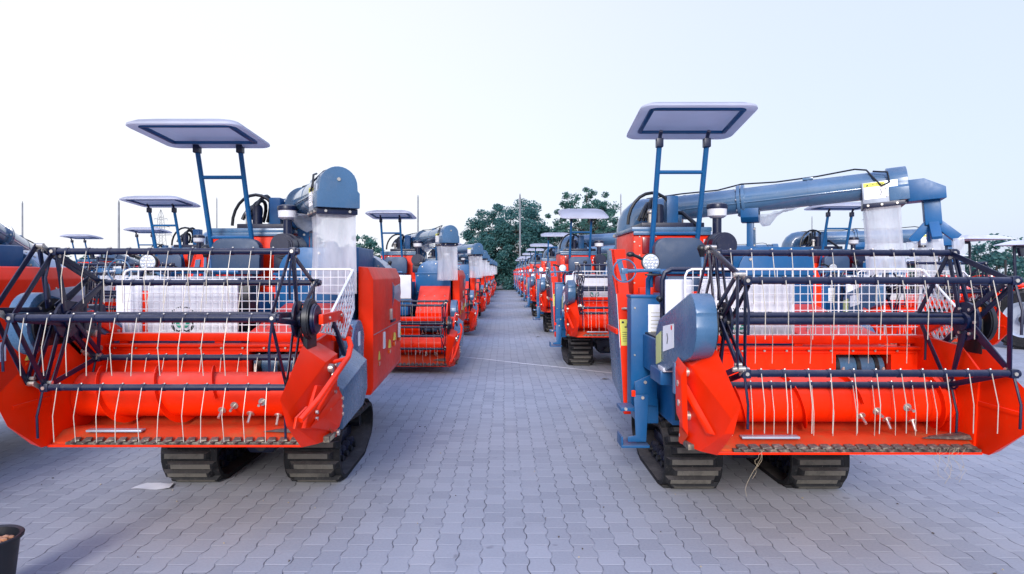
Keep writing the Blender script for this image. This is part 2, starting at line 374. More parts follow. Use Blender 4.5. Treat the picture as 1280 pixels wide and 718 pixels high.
def build_track(xc, sgn):
    # belt path in (y,z)
    path = []
    path += [(.30 + (1.02 - .30) * i / 9, 0.0) for i in range(10)]
    cR = (1.24, .285); rR = .185
    path += [(cR[0] + rR * math.sin(R_(a)), cR[1] - rR * math.cos(R_(a))) for a in range(25, 185, 18)]
    path += [(1.24 - (1.24 - .30) * i / 9, .47 + .05 * i / 9 - .02 * math.sin(math.pi * i / 9)) for i in range(1, 9)]
    cF = (.30, .265); rF = .262
    path += [(cF[0] - rF * math.sin(R_(a)), cF[1] + rF * math.cos(R_(a))) for a in range(0, 176, 16)]
    # resample evenly
    P = [Vector((0, p[0], p[1])) for p in path]
    segs = [(P[i], P[(i + 1) % len(P)]) for i in range(len(P))]
    tot = sum((b - a).length for a, b in segs); n = 40
    def at(s):
        s %= tot
        for a, b in segs:
            l = (b - a).length
            if s <= l: return a.lerp(b, s / l if l else 0)
            s -= l
        return P[0]
    ctr = Vector((0, .75, .26))
    m = mb('rubber'); w = .235
    ring = []
    b2 = bmesh.new()
    for i in range(n * 2):
        p = at(tot * i / (2 * n)); t = (at(tot * i / (2 * n) + .01) - at(tot * i / (2 * n) - .01)).normalized()
        nn = Vector((0, t.z, -t.y));  nn = nn if nn.dot(p - ctr) > 0 else -nn
        ring.append([b2.verts.new(Vector((xc + sx * w, 0, 0)) + p + nn * h) for sx, h in ((-1, 0), (1, 0), (1, -.035), (-1, -.035))])
    for i in range(2 * n):
        a, b = ring[i], ring[(i + 1) % (2 * n)]
        for k in range(4): b2.faces.new((a[k], a[(k + 1) % 4], b[(k + 1) % 4], b[k]))
    m._join(b2)
    belt = m.build('track', H)
    m = MB(); m.mat('lug')
    for i in range(n):
        s = tot * i / n; p = at(s); t = (at(s + .01) - at(s - .01)).normalized()
        nn = Vector((0, t.z, -t.y)); nn = nn if nn.dot(p - ctr) > 0 else -nn
        off = .02 if i % 2 else -.02
        x0, x1 = (xc - w + .005, xc + w - .05) if i % 2 else (xc - w + .05, xc + w - .005)
        A = [Vector((x, 0, 0)) + p + t * q for x, q in ((x0, -.034), (x1, -.034), (x1, .034), (x0, .034))]
        B = [Vector((x, 0, 0)) + p + t * q + nn * .036 for x, q in ((x0 + .025, -.023), (x1 - .025, -.023), (x1 - .025, .023), (x0 + .025, .023))]
        m.mat('rubber').loft(A, B, .003)
        C = [b_ + nn * .0015 + (sum(B, Vector()) / 4 - b_) * .1 for b_ in B]
        m.mat('lug').loft([c - nn * .003 for c in C], C, 0)
    m.build('track_lugs', belt)
    for y in (.36, .52, .68, .84, 1.0):
        m = mb('navy')
        m.cyl((xc - .12, y, .105), (xc - .06, y, .105), .075, 20, bev=.008); m.cyl((xc + .06, y, .105), (xc + .12, y, .105), .075, 20, bev=.008)
        m.mat('black').cyl((xc - .15, y, .105), (xc + .15, y, .105), .03, 12)
        m.build('track_roller', belt)
    m = mb('black'); m.cyl((xc - .08, .30, .265), (xc + .08, .30, .265), .215, 28, bev=.012); m.mat('navy').cyl((xc - .13, .30, .265), (xc + .13, .30, .265), .05, 12); m.build('idler_wheel', belt)
    m = mb('black'); pts = []
    for k in range(28):
        r = .145 if k % 2 else .115; a = 2 * math.pi * k / 28; pts.append((1.24 + r * math.cos(a), .285 + r * math.sin(a)))
    m.prism(pts, 'x', xc - .03, xc + .03, .0); m.cyl((xc - .14, 1.24, .285), (xc + .14, 1.24, .285), .06, 12); m.build('drive_sprocket', belt)
    m = mb('navy'); m.box(xc - .05, xc + .05, .28, 1.22, .16, .25); m.box(xc - .09, xc + .09, .5, .9, .25, .30)
    m.cyl((xc, .7, .33), (xc, .78, .33), .05); m.build('roller_frame', belt)
for s in (-1, 1): build_track(.515 * s, s)

m = mb('navy')
m.box(-.72, .72, .32, .42, .46, .56); m.box(-.72, .72, 1.0, 1.1, .42, .56); m.box(-.3, -.2, .3, 1.5, .44, .56); m.box(.2, .3, .3, 1.5, .44, .56)
m.prism([(-.16, .30), (-.1, .22), (.1, .22), (.16, .30), (.2, .48), (-.2, .48)], 'y', .28, .72, .015)
m.mat('black').cyl((-.5, 1.24, .29), (.5, 1.24, .29), .05, 14)
m.bolts([(x, .28, .28) for x in (-.1, -.03, .04, .1)], (0, -1, 0))
m.cyl((.02, .22, .3), (.02, .28, .3), .05)
m.build('undercarriage_frame', H)

# main body
m = mb('blue')
m.box(-.56, .70, .95, 3.0, .56, 1.36, .02)
m.box(.0, .69, .62, 2.2, 1.0, 1.80, .012)
m.box(.04, .66, 1.15, 1.9, 1.8, 2.06, .02)
m.box(-.86, .0, .45, 1.2, .56, .98, .01)
m.build('thresher_body', H)
m = mb('blue')   # front plate with a rounded shoulder
m.prism([(0.0, 1.36), (.72, 1.36), (.72, 2.03), (.32, 2.03)] + arc(.28, 1.80, .235, 90, 175, 6), 'y', .588, .616, .004)
m.box(.0, .72, .572, .588, 1.775, 1.80, .003)
m.mat('zinc').bolts([(x, .588, z) for x in (.06, .28, .5, .68) for z in (1.42, 1.74)], (0, -1, 0), .01)
m.bolts([(.15, .588, 1.92), (.42, .588, 1.98)], (0, -1, 0), .013)
m.build('body_front_panel', H)
m = mb('navy'); m.box(-.44, .5, 2.9, 3.42, .7, 1.42, .03); m.prism([(3.4, .75), (3.62, .62), (3.62, 1.2), (3.4, 1.42)], 'x', -.4, .46, .01); m.build('straw_outlet', H)
m = mb('pale')
pr = arc(.40, 1.56, .47, 0, 180, 18)
m.prism(pr + [(-.07, 1.3), (.87 - .03, 1.3)], 'y', 1.95, 2.5, .006)
m.mat('grey'); m.prism(arc(.40, 1.56, .485, 0, 180, 18) + [(-.085, 1.3), (.85, 1.3)], 'y', 1.93, 1.955, .002)
m.mat('zinc')
for a in range(10, 175, 12):
    p = (.40 + .44 * math.cos(R_(a)), 1.93, 1.56 + .44 * math.sin(R_(a))); m.bolts([p], (0, -1, 0), .011, .008)
    for y in (2.05, 2.4):
        q = Vector((.40 + .47 * math.cos(R_(a)), y, 1.56 + .47 * math.sin(R_(a)))); n = Vector((math.cos(R_(a)), 0, math.sin(R_(a)))); m.bolts([q], n, .011, .008)
m.build('threshing_hood', H)
m = mb('red')    # engine bay and fuel tank behind the seat
m.box(-.80, -.05, 1.08, 2.02, 1.20, 2.20, .022)
rb = m.build('engine_housing', H)
m = mb('grey'); m.box(-.815, -.035, 1.065, 2.035, 2.20, 2.245, .012)
m.box(-.80, -.05, 1.05, 1.08, 2.165, 2.2, .004); m.build('lid', rb)
m = mb('lamp'); m.box(-.715, -.605, 1.055, 1.082, 1.985, 2.145, .02); m.mat('zinc').bolts([(x, 1.08, z) for x in (-.74, -.58) for z in (1.97, 2.06, 2.15)], (0, -1, 0), .007)
m.build('tail_lamp', rb)
m = mb('white'); m.box(-.135, -.065, 1.0775, 1.0795, 2.045, 2.075, 0); m.box(-.115, -.088, 1.0765, 1.0785, 1.985, 2.125, 0); m.build('cross_decal', rb)
m = mb('zinc'); m.bolts([(-.79, 1.08, z) for z in (1.4, 1.55, 1.7, 1.85, 2.1)] + [(-.5, 1.08, 1.45), (-.62, 1.08, 1.45)], (0, -1, 0), .008); m.build('housing_bolts', rb)
m = mb('grey')
for k in range(7): m.box(-.42, -.2, 1.06, 1.082, 1.36 + k * .035, 1.378 + k * .035, .002)
m.build('louvre', rb)

# right-hand (viewer) red side cover
m = mb('red')
sec = [(.74, .63), (.86, .63), (.885, .70), (.885, 1.735), (.83, 1.85), (.74, 1.86)]
A = [(x, .77, z) for x, z in sec]; B = [(x - .03, 2.56, z + .05 if z < 1 else z) for x, z in sec]
m.loft(A, B, .012)
sc = m.build('side_cover', H)
m = mb('pale'); m.bar((.887, .79, 1.205), (.862, 2.54, 1.215), .006, .003, up=(1, 0, 0), bev=0)
m.build('cover_seam', sc)
m = mb('navy'); m.box(.862, .888, 1.78, 2.02, 1.245, 1.275, .005); m.mat('zinc').box(.862, .892, 1.72, 1.8, 1.28, 1.40, .004); m.build('latch', sc)
for y, z in ((1.3, 1.10), (2.28, 1.12)):
    m = mb('paper'); m.box(.868, .8865, y, y + .09, z - .09, z + .08, 0); m.build('white_label', sc)
for y, z in ((1.02, .93), (1.63, .98), (1.95, 1.03), (2.3, 1.05)):
    m = mb('yellow'); m.prism([(y, z), (y + .1, z), (y + .05, z + .085)], 'x', .868, .8875, 0); m.mat('orange').box(.868, .887, y + .01, y + .09, z - .06, z - .02, 0); m.build('warning_label', sc)

# left-hand (viewer) side panel, leaning back at the top
m = mb('red')
fl = [(-1.00, 1.16, 2.03), (-.99, .90, 1.6), (-.975, .80, 1.1), (-.955, .72, .50)]
for a, b in zip(fl, fl[1:]):
    m.loft([a, (a[0] + .135, a[1], a[2]), (a[0] + .135, a[1] + .05, a[2]), (a[0], a[1] + .05, a[2])], [b, (b[0] + .115, b[1], b[2]), (b[0] + .115, b[1] + .05, b[2]), (b[0], b[1] + .05, b[2])], 0)
m.prism([(1.16, 2.03), (1.30, 2.04), (1.30, 1.9), (.9, 1.6)], 'x', -1.0, -.97, .003)
sp = m.build('side_panel', H)
m = mb('grey')
m.loft([(-1.006, 1.168, 2.02), (-.996, .91, 1.6), (-.981, .81, 1.1), (-.961, .745, .56), (-.966, 1.3, .72), (-.986, 1.42, 1.2), (-1.006, 1.40, 2.03)],
       [(-.985, 1.168, 2.02), (-.975, .91, 1.6), (-.96, .81, 1.1), (-.94, .745, .56), (-.94, 1.3, .72), (-.95, 1.42, 1.2), (-.97, 1.40, 2.03)], .004)
m.mat('red').box(-1.004, -.985, .87, 1.40, 1.22, 1.27, .004); m.build('panel_side', sp)
def on_panel(z):
    for a, b in zip(fl, fl[1:]):
        if b[2] <= z <= a[2]:
            t = (a[2] - z) / (a[2] - b[2]); return Vector(a).lerp(Vector(b), t)
a, b = on_panel(1.36), on_panel(1.12)
m = mb('yellow'); m.loft([a + Vector((.008, -.004, 0)), a + Vector((.11, -.004, 0)), b + Vector((.106, -.004, 0)), b + Vector((.008, -.004, 0))], [a + Vector((.008, .002, 0)), a + Vector((.11, .002, 0)), b + Vector((.106, .002, 0)), b + Vector((.008, .002, 0))], 0)
m.mat('ink')
for dx, z, w_, h_ in ((.025, 1.325, .022, .018), (.05, 1.285, .03, .012), (.07, 1.295, .02, .03)):
    q = on_panel(z); m.box(q.x + dx, q.x + dx + w_, q.y - .007, q.y - .003, z, z + h_, 0)
for k in range(5):
    z = 1.24 - k * .02; q = on_panel(z); m.box(q.x + .025, q.x + .09, q.y - .0065, q.y - .003, z, z + .004, 0)
m.build('warning_label', sp)
m = mb('zinc'); q = on_panel(1.46); m.tube([(q.x + .04, q.y - .005, 1.46), (q.x + .06, q.y - .03, 1.465), (q.x + .11, q.y - .03, 1.455), (q.x + .13, q.y - .01, 1.46)], .012); m.box(q.x + .14, q.x + .19, q.y - .03, q.y + .1, 1.44, 1.48, .005); m.build('latch', sp)
m = mb('grey'); q = on_panel(1.93); q2 = on_panel(1.72); m.bar((q.x + .06, q.y - .01, 1.93), (q2.x + .085, q2.y - .012, 1.72), .05, .012, up=(0, 1, 0)); m.build('panel_strip', sp)

# operator station
m = mb('blue'); m.box(-.98, -.70, .28, .46, .66, 1.585, .008); m.box(-.985, -.69, .27, .47, 1.585, 1.61, .004)
m.mat('zinc').bolts([(-.95, .28, z) for z in (.75, 1.1, 1.5)], (0, -1, 0), .008)
fp = m.build('console_panel', H)
m = mb('paper'); m.box(-.835, -.715, .272, .279, 1.13, 1.53, .001); m.mat('tanink')
for k in range(9): m.box(-.815, -.735, .2712, .2722, 1.2 + k * .032, 1.205 + k * .032, 0)
m.build('notice_sheet', fp)
m = mb('blue'); m.box(-.88, .02, -.36, .9, 1.0, 1.28, .012); m.mat('black').box(-.86, 0, -.34, .88, 1.28, 1.295, .003); m.build('operator_platform', H)
m = mb('blue'); m.box(-.72, .0, .18, .62, 1.295, 1.62, .015); m.build('seat_base', H)
m = mb('red'); m.box(-.78, .02, .88, .95, 1.3, 1.66, .005); m.build('platform_back_plate', H)
m = mb('seat')
pf = [(-.20, 1.78), (-.195, 1.95)] + arc(-.30, 2.02, .105, 10, 90, 5) + arc(-.56, 2.02, .105, 90, 170, 5) + [(-.665, 1.95), (-.66, 1.78)]
m.loft([(x, .76, z) for x, z in pf], [(x, .88, z) for x, z in pf], .025)
m.box(-.67, -.19, .30, .78, 1.62, 1.77, .04)
st = m.build('seat', H, angle=50)
m = mb('navy')
m.tube([(-.82, -.15, 1.30), (-.82, -.15, 1.74), (-.80, -.15, 1.80), (-.75, -.15, 1.825), (-.3, -.15, 1.825), (-.25, -.15, 1.80), (-.24, -.15, 1.3)], .02)
m.build('grab_rail', H); m = mb('blue'); m.tube([(-.82, .35, 1.3), (-.82, .35, 1.74), (-.79, .33, 1.80), (-.72, .3, 1.81), (-.2, .3, 1.81)], .022)
m.build('grab_rail', H)
m = mb('grey'); m.tube([(-.42, .05, 1.3), (-.42, .12, 1.75), (-.42, .14, 1.97)], .013); m.mat('black').ball((-.42, .14, 2.0), .04, (1, .8, .9)); m.cyl((-.42, .14, 1.93), (-.42, .14, 1.99), .018, 10, r2=.036); m.build('control_lever', H)
m = mb('navy'); m.tube([(-.77, -.2, 1.3), (-.80, -.22, 1.45), (-.86, -.24, 1.58)], .011); m.mat('black').ball((-.865, -.243, 1.60), .026); m.build('control_lever', H)
m = mb('navy'); m.tube([(-.62, .1, 1.3), (-.62, .1, 1.7)], .012); m.mat('black').ball((-.62, .1, 1.72), .028); m.build('control_lever', H)
m = mb('black'); m.box(-.12, .0, .0, .25, 1.295, 1.7, .02); m.mat('grey').box(-.6, -.3, -.1, .06, 1.295, 1.6, .02); m.build('control_box', H)
# headlight
m = mb('black'); m.lathe([(.03, .09), (.055, .06), (.074, 0), (.074, -.03), (.066, -.03)], (-.865, .08, 1.885), 'y', 24)
m.box(-.905, -.8, .02, .1, 1.775, 1.79, .003); m.cyl((-.865, .05, 1.78), (-.865, .05, 1.83), .012, 8)
m.tube([(-1.0, .1, 1.945), (-.96, .1, 1.93), (-.9, .12, 1.90)], .014); m.ball((-1.02, .1, 1.95), .022, (1.6, 1, 1))
hl = m.build('headlight', H)
m = mb('pale'); m.lathe([(.001, -.036), (.04, -.036), (.066, -.033), (.066, -.028)], (-.865, .08, 1.885), 'y', 24)
m.mat('led')
for rr, nn in ((.0, 1), (.026, 6), (.05, 10)):
    for k in range(nn): m.ball((-.865 + rr * math.cos(6.283 * k / nn), .045, 1.885 + rr * math.sin(6.283 * k / nn)), .0105, (1, .6, 1), 8)
m.build('lens', hl)
m = mb('grey'); m.tube([(-1.085 + .092 * math.cos(6.283 * k / 24), .02, 1.815 + .092 * math.sin(6.283 * k / 24)) for k in range(24)], .007, 6, closed=True)
m.tube([(-1.10, .02, 1.812), (-.98, .02, 1.815), (-.80, .03, 1.82), (-.74, .06, 1.76), (-.73, .1, 1.6)], .015); m.box(-1.11, -1.06, .005, .035, 1.79, 1.835, .005)
m.build('steering_ring', H)

# white front screen with its printed emblem
m = mb('white'); m.box(-.60, .09, -.43, -.405, 1.315, 1.755, .01); m.box(-.86, -.66, -.40, -.375, 1.30, 1.75, .01); m.mat('red').box(-.66, -.615, -.39, -.37, 1.30, 1.66, .004)
m.mat('blue').box(-.86, .1, -.40, -.36, 1.2, 1.315, .004)
ws = m.build('front_screen', H)
m = MB(); cx, cz, y0 = -.33, 1.425, -.4312
m.mat('ink')
ring = [(cx + .092 * math.cos(6.283 * k / 40), y0, cz + .092 * math.sin(6.283 * k / 40)) for k in range(40)]
m.tube(ring[22:39], .0028, 4)
for k in range(15):                                   # arched line of worn print above the ring
    a = R_(150 - k * 120 / 14)
    r0 = .112
    mt = Matrix.Translation((cx + r0 * math.cos(a), y0, cz + r0 * math.sin(a))) @ Matrix.Rotation(math.pi / 2 - a, 4, 'Y')
    w_ = random.uniform(.005, .009); h_ = random.uniform(.012, .018)
    for _ in range(2):
        dx = random.uniform(-.003, .003); dz = random.uniform(-.004, .004)
        b2 = bmesh.new(); bmesh.ops.create_cube(b2, size=1)
        for v in b2.verts: v.co = mt @ Vector((v.co.x * w_ * random.uniform(.4, 1) + dx, v.co.y * .001, v.co.z * h_ * .6 + dz))
        m._join(b2)
for s in (-1, 1):                                     # scroll under the leaves
    m.tube([(cx + s * x, y0, cz + z) for x, z in ((.006, -.064), (.03, -.074), (.06, -.06), (.078, -.025), (.074, .015))], .006, 4)
    m.tube([(cx + s * x, y0, cz + z) for x, z in ((.015, -.085), (.04, -.09), (.06, -.078))], .004, 4)
m.mat('green')
for s in (-1, 1):
    m.loft([(cx + s * x, y0 - .0005, cz + z) for x, z in ((.008, -.048), (.03, -.048), (.062, -.02), (.07, .012), (.05, .018), (.026, -.005))],
           [(cx + s * x, y0 + .0015, cz + z) for x, z in ((.008, -.048), (.03, -.048), (.062, -.02), (.07, .012), (.05, .018), (.026, -.005))], 0)
m.build('emblem', ws)

# white wire guard
m = mb('wire'); y = -.5
x0, x1, z0, z1 = -.74, .99, 1.345, 1.825
m.tube([(x0, y, z0), (x0, y, z1 - .05), (x0 + .015, y, z1 - .015), (x0 + .05, y, z1), (x1 - .02, y, z1), (x1, y, z1 - .02)], .0085, 8)
m.tube([(x0, y, z0), (x1 - .05, y, z0)], .007, 6)
nx = 31
for i in range(1, nx):
    x = x0 + (x1 - x0) * i / nx; m.tube([(x, y, z0), (x, y, z1)], .0055 if i % 6 == 2 else .003, 5)
for k in range(1, 8):
    z = z1 - (z1 - z0) * k / 8; m.tube([(x0, y, z), (x1 - .0, y, z)], .003, 5)
wg = m.build('wire_guard', H)
m = mb('wire')
A = Vector((.99, -.50, 1.82)); B = Vector((.985, -.46, 1.52)); C = Vector((.97, -.68, 1.33)); D = Vector((.935, -1.14, 1.41))
m.tube([A, B, C, D, A], .010, 6)
def inside(p):
    poly = [(q.y, q.z) for q in (A, B, C, D)]; c = False; j = 3
    for i in range(4):
        if (poly[i][1] > p[1]) != (poly[j][1] > p[1]) and p[0] < (poly[j][0] - poly[i][0]) * (p[1] - poly[i][1]) / (poly[j][1] - poly[i][1]) + poly[i][0]: c = not c
        j = i
    return c
def xon(p): return .99 + (p[0] + .5) * .085 if p[0] < -.5 else .99
for sgn in (-1, 1):
    for k in range(-30, 40):
        pts = []
        for t in range(200):
            yy = -1.3 + t * .005; zz = 1.2 + k * .085 + sgn * (yy + .9) * 1.5
            if inside((yy, zz)): pts.append((yy, zz))
        if len(pts) > 1: m.tube([(xon(pts[0]), *pts[0]), (xon(pts[-1]), *pts[-1])], .005, 4)
m.build('side_mesh', wg)

# steps and bracket at the left
m = mb('blue')
m.plate([(-.99, .10, .90), (-.80, .12, .98), (-.80, .12, .70), (-.97, .10, .72)], .02)
m.prism([(-1.0, .80), (-.88, .80), (-.90, .42), (-1.05, .42), (-1.05, .46), (-.985, .47)], 'y', .06, .075, .002)
m.box(-1.11, -.88, .02, .22, .38, .40, .003); m.box(-1.11, -1.095, .02, .22, .40, .47, .003); m.box(-1.10, -.98, .1, .3, .66, .69, .003); m.box(-.95, -.78, .14, .45, .55, .75, .008)
m.mat('zinc').bolts([(-.93, .06, .78), (-.9, .1, .9), (-1.06, .1, .68)], (0, -1, 0), .014); m.mat('red').box(-1.02, -.99, .05, .07, .79, .84, .002)
m.build('entry_step', H)
m = mb('blue'); m.box(-.76, -.52, -.22, .3, .62, 1.0, .01); m.mat('black').box(-.74, -.55, -.23, -.21, .66, .92, .003)
m.mat('zinc')
for k in range(9): m.cyl((-.70 + (k % 2) * .03, -.24, .66 + k * .03), (-.70 + (k % 2) * .03, -.225, .66 + k * .03), .012, 8)
m.build('gearbox_guard', H)

# canopy frame and roof
CF = []
m = mb('navy'); m = mb('blue')
p_top, p_bot = 2.99, 1.66
for x in (-.645, -.215):
    m.tube([(x, 1.02, p_bot), (x, .97, 2.05), (x, .66, p_top)], .024, 10)
    m.mat('navy').box(x - .03, x + .03, .63, .70, p_top - .05, p_top + .03, .006); m.tube([(x, .66, p_top), (x, .64, p_top + .05), (x, .60, p_top + .085)], .018, 8); m.mat('blue')
for t in (.13, .72):
    yy = .97 + (.66 - .97) * t; zz = 2.05 + (p_top - 2.05) * t
    m.tube([(-.645, yy, zz), (-.215, yy, zz)], .018, 8)
cf = m.build('canopy_frame', H)
m = MB()
def canopy(w, y0, y1, z0, z1, xc):
    # rounded-rectangle shell; underside recessed
    m = mb('roof'); b2 = bmesh.new()
    def ringp(inset, dz, rad=.10):
        pts = []
        hw = w / 2 - inset; a0, a1 = y0 + inset, y1 - inset
        for cxs, cys, s0 in ((hw - rad, a1 - rad, 0), (-hw + rad, a1 - rad, 90), (-hw + rad, a0 + rad, 180), (hw - rad, a0 + rad, 270)):
            for i in range(6):
                a = R_(s0 + i * 18); x = xc + cxs + rad * math.cos(a); y = cys + rad * math.sin(a)
                z = z0 + (z1 - z0) * (y - y0) / (y1 - y0) + dz; pts.append((x, y, z))
        return pts
    prof = [(.10, -.005), (.02, -.045), (.0, -.04), (.0, -.02), (.03, .02), (.10, .055), (.22, .075)]
    # from inner underside up and over
    under = [(.17, .025), (.14, .02), (.06, -.035)]
    rings = [[b2.verts.new(p) for p in ringp(i, d)] for i, d in under + [(.012, -.046), (0, -.038), (.004, -.02), (.05, .010), (.14, .040), (.24, .050)]]
    for a, b in zip(rings, rings[1:]):
        n = len(a)
        for k in range(n): b2.faces.new((a[k], a[(k + 1) % n], b[(k + 1) % n], b[k]))
    b2.faces.new(rings[0]); b2.faces.new(rings[-1])
    m._join(b2); return m
roof = canopy(1.02, .36, 1.16, 3.20, 3.09, -.38).build('canopy_roof', cf, angle=40)
m = mb('blue')
def zr(y): return 3.20 + (3.09 - 3.20) * (y - .36) / .8 - .02
q = [(-.78, .46), (.02, .46), (.02, 1.0), (-.78, 1.0)]
for a, b in zip(q, q[1:] + q[:1]): m.bar((a[0], a[1], zr(a[1]) - .01), (b[0], b[1], zr(b[1]) - .01), .034, .026, up=(0, 0, 1))
m.build('roof_frame', cf)

# air filter and pre-cleaner
m = mb('navy'); m.cyl((0, .80, 2.06), (0, 1.22, 2.06), .118, 28, bev=.015); m.cyl((0, .775, 2.06), (0, .81, 2.06), .085, 24, bev=.008); m.cyl((0, .95, 2.06), (0, .98, 2.06), .125, 28)
m.mat('zinc'); m.box(.06, .12, .79, .80, 1.99, 2.0, .001)
m.mat('navy').box(-.10, .1, .86, 1.2, 1.80, 1.97, .01)
af = m.build('air_filter', H)
m = mb('navy'); m.cyl((-.01, 1.0, 2.1), (-.01, 1.0, 2.35), .042, 14)
m.mat('white').lathe([(.03, 2.32), (.06, 2.325), (.088, 2.345), (.092, 2.415)], (-.01, 1.0, 0), 'z'); m.mat('navy').lathe([(.097, 2.412), (.1, 2.43), (.094, 2.455), (.06, 2.468), (.01, 2.47)], (-.01, 1.0, 0), 'z')
m.build('precleaner', af)
m = mb('black')
for k in range(3):
    x = -.50 - k * .05
    m.tube([(x + .06 * math.sin(i / 8 * 3.1), 1.62 + .17 * math.cos(math.pi * i / 10), 2.36 + (.27 - .05 * k) * math.sin(math.pi * i / 10)) for i in range(11)], .02, 8)
m.tube([(-.62 + .25 * math.cos(math.pi * i / 12) * -1 + .1, 1.5, 2.30 + .33 * math.sin(math.pi * i / 12)) for i in range(12)], .017, 8)
m.tube([(-.05, 1.2, 2.0), (-.08, 1.3, 2.25), (-.2, 1.5, 2.42), (-.35, 1.7, 2.45), (-.45, 1.9, 2.3)], .022, 8)
m.mat('blue').box(-.37, -.25, 1.48, 1.62, 2.24, 2.60, .012); m.mat('navy').cyl((-.47, 1.42, 2.24), (-.47, 1.42, 2.5), .05, 14, bev=.01); m.box(-.66, -.02, 1.35, 1.9, 2.24, 2.31, .01)
m.mat('grey').cyl((-.2, 1.75, 2.25), (-.2, 1.75, 2.48), .06, 16, bev=.01); m.mat('zinc').cyl((-.56, 1.4, 2.25), (-.56, 1.4, 2.40), .025, 10); m.ball((-.56, 1.4, 2.42), .035, seg=10)
m.build('engine_hoses', H)
m = mb('blue'); m.box(-.72, -.30, 2.05, 2.7, 1.3, 2.12, .02); m.build('grain_bin', H)

# unloading auger: elbow on the body, tube swings about it
PIV = Vector((-.55, 2.44, 2.5))
m = mb('grey')
m.cyl((PIV.x, PIV.y, 1.9), (PIV.x, PIV.y, 2.2), .19, 28)
m.mat('zinc').cyl((PIV.x, PIV.y, 2.22), (PIV.x, PIV.y, 2.25), .215, 28); m.mat('grey')
m.build('auger_elbow', H)
m = mb('tube'); LEN = 2.75
m.cyl((.30, 0, 0), (LEN, 0, 0), .138, 32, bev=.006); m.tube([(0, 0, -.30), (0, 0, -.2), (.012, 0, -.13), (.045, 0, -.07), (.10, 0, -.025), (.18, 0, -.004), (.34, 0, 0)], [.185, .185, .182, .178, .172, .165, .142], 28); m.cyl((.30, 0, 0), (.33, 0, 0), .165, 28, bev=.004)
m.cyl((1.20, 0, 0), (1.235, 0, 0), .175, 32, bev=.004); m.cyl((1.245, 0, 0), (1.28, 0, 0), .175, 32, bev=.004)
m.mat('zinc').bolts([(1.2, .155 * math.cos(6.283 * k / 8), .155 * math.sin(6.283 * k / 8)) for k in range(8)], (-1, 0, 0), .011); m.bolts([(LEN + .038, 0, .05)], (1, 0, 0), .016)
m.mat('tube')
for x in (.62, 1.9): m.cyl((x, 0, 0), (x + .03, 0, 0), .1415, 32, bev=.001)
m.box(.35, 2.4, -.1405, -.134, -.04, -.028, .001); m.box(1.86, 1.96, -.05, .05, .135, .16, .004)
ua = m.build('unloading_auger', H, PIV)
m = mb('pale'); m.box(2.39, 2.70, -.165, .165, -.20, .02, .006); m.box(2.40, 2.615, .02, .182, -.18, .12, .004); m.mat('grey').prism(arc(0, 0, .158, 0, 180, 16) + [(-.16, -.04), (-.178, -.06), (-.178, -.185), (.178, -.185), (.178, -.06), (.16, -.04)], 'x', 2.62, 2.79, .005); m.mat('navy').box(2.385, 2.75, -.17, .17, -.235, -.19, .004)
m.mat('zinc').bolts([(x, -.172, -.213) for x in (2.43, 2.55, 2.68)], (0, -1, 0), .012); m.bolts([(2.752, y_, -.213) for y_ in (-.1, .1)], (1, 0, 0), .012); m.bolts([(2.60, -.165, z) for z in (-.05, -.13)], (0, -1, 0), .01)
oh = m.build('outlet_hood', ua)
m = mb('paper'); m.box(2.405, 2.59, -.1675, -.166, -.15, -.03, 0); m.mat('yellow').box(2.405, 2.59, -.1675, -.166, -.03, .012, 0)
m.mat('ink').text('CAUTION', .026, Matrix.Translation((2.515, -.1682, -.009)) @ FRONT)
m.prism([(2.425, -.02), (2.45, -.02), (2.4375, .002)], 'y', -.169, -.1675, 0)
for k in range(4): m.box(2.42, 2.50, -.1683, -.1674, -.06 - k * .02, -.057 - k * .02, 0)
m.tube([(2.55, -.168, -.06), (2.555, -.168, -.09), (2.545, -.168, -.12)], .003, 4)
m.build('caution_label', oh)
m = mb('film'); b2 = bmesh.new(); rows = []
rnd = random.Random(5)
per = []
for i in range(10): per.append((2.40 + .31 * i / 10, -.155))
for i in range(10): per.append((2.71, -.155 + .31 * i / 10))
for i in range(10): per.append((2.71 - .31 * i / 10, .155))
for i in range(10): per.append((2.40, .155 - .31 * i / 10))
ph = [rnd.uniform(0, 6.28) for _ in range(6)]
for j in range(15):
    z = -.20 - .70 * j / 14; row = []
    for i, (x, y_) in enumerate(per):
        a = 6.283 * i / 40; am = .004 + .012 * j / 14
        w_ = am * (math.sin(3 * a + ph[0] + j * .15) + math.sin(7 * a + ph[1] - j * .1) + .7 * math.sin(11 * a + ph[2]))
        dx, dy = x - 2.555, y_; l = math.hypot(dx, dy)
        s_ = 1 + w_ / l - .05 * math.sin(math.pi * j / 14)
        row.append(b2.verts.new((2.555 + dx * s_, dy * s_, z + .01 * math.sin(2 * a + ph[3]) * j / 14)))
    rows.append(row)
for a, b in zip(rows, rows[1:]):
    for k in range(40): b2.faces.new((a[k], a[(k + 1) % 40], b[(k + 1) % 40], b[k]))
m._join(b2); pc = m.build('plastic_chute', ua, angle=60)
m = mb('blue')   # end spout with four legs
m.prism([(2.70, .0), (2.92, .0), (3.09, -.10), (3.09, -.21), (2.78, -.21)], 'y', -.15, .15, .006)
m.box(2.91, 3.05, -.07, .07, -.45, -.21, .006)
for dx, dy in ((-.19, 0), (.19, 0), (0, -.15), (0, .15)):
    m.bar((2.98, 0, -.40), (2.98 + dx, dy, -.60), .085, .085, up=(0, 1, 0) if dx else (1, 0, 0), bev=.005)
m.mat('film')
for dx, dy in ((-.19, 0), (.19, 0), (0, -.15), (0, .15)): m.box(2.98 + dx - .045, 2.98 + dx + .045, dy - .045, dy + .045, -.76, -.60, .002)
spout = m.build('grain_spout', ua)
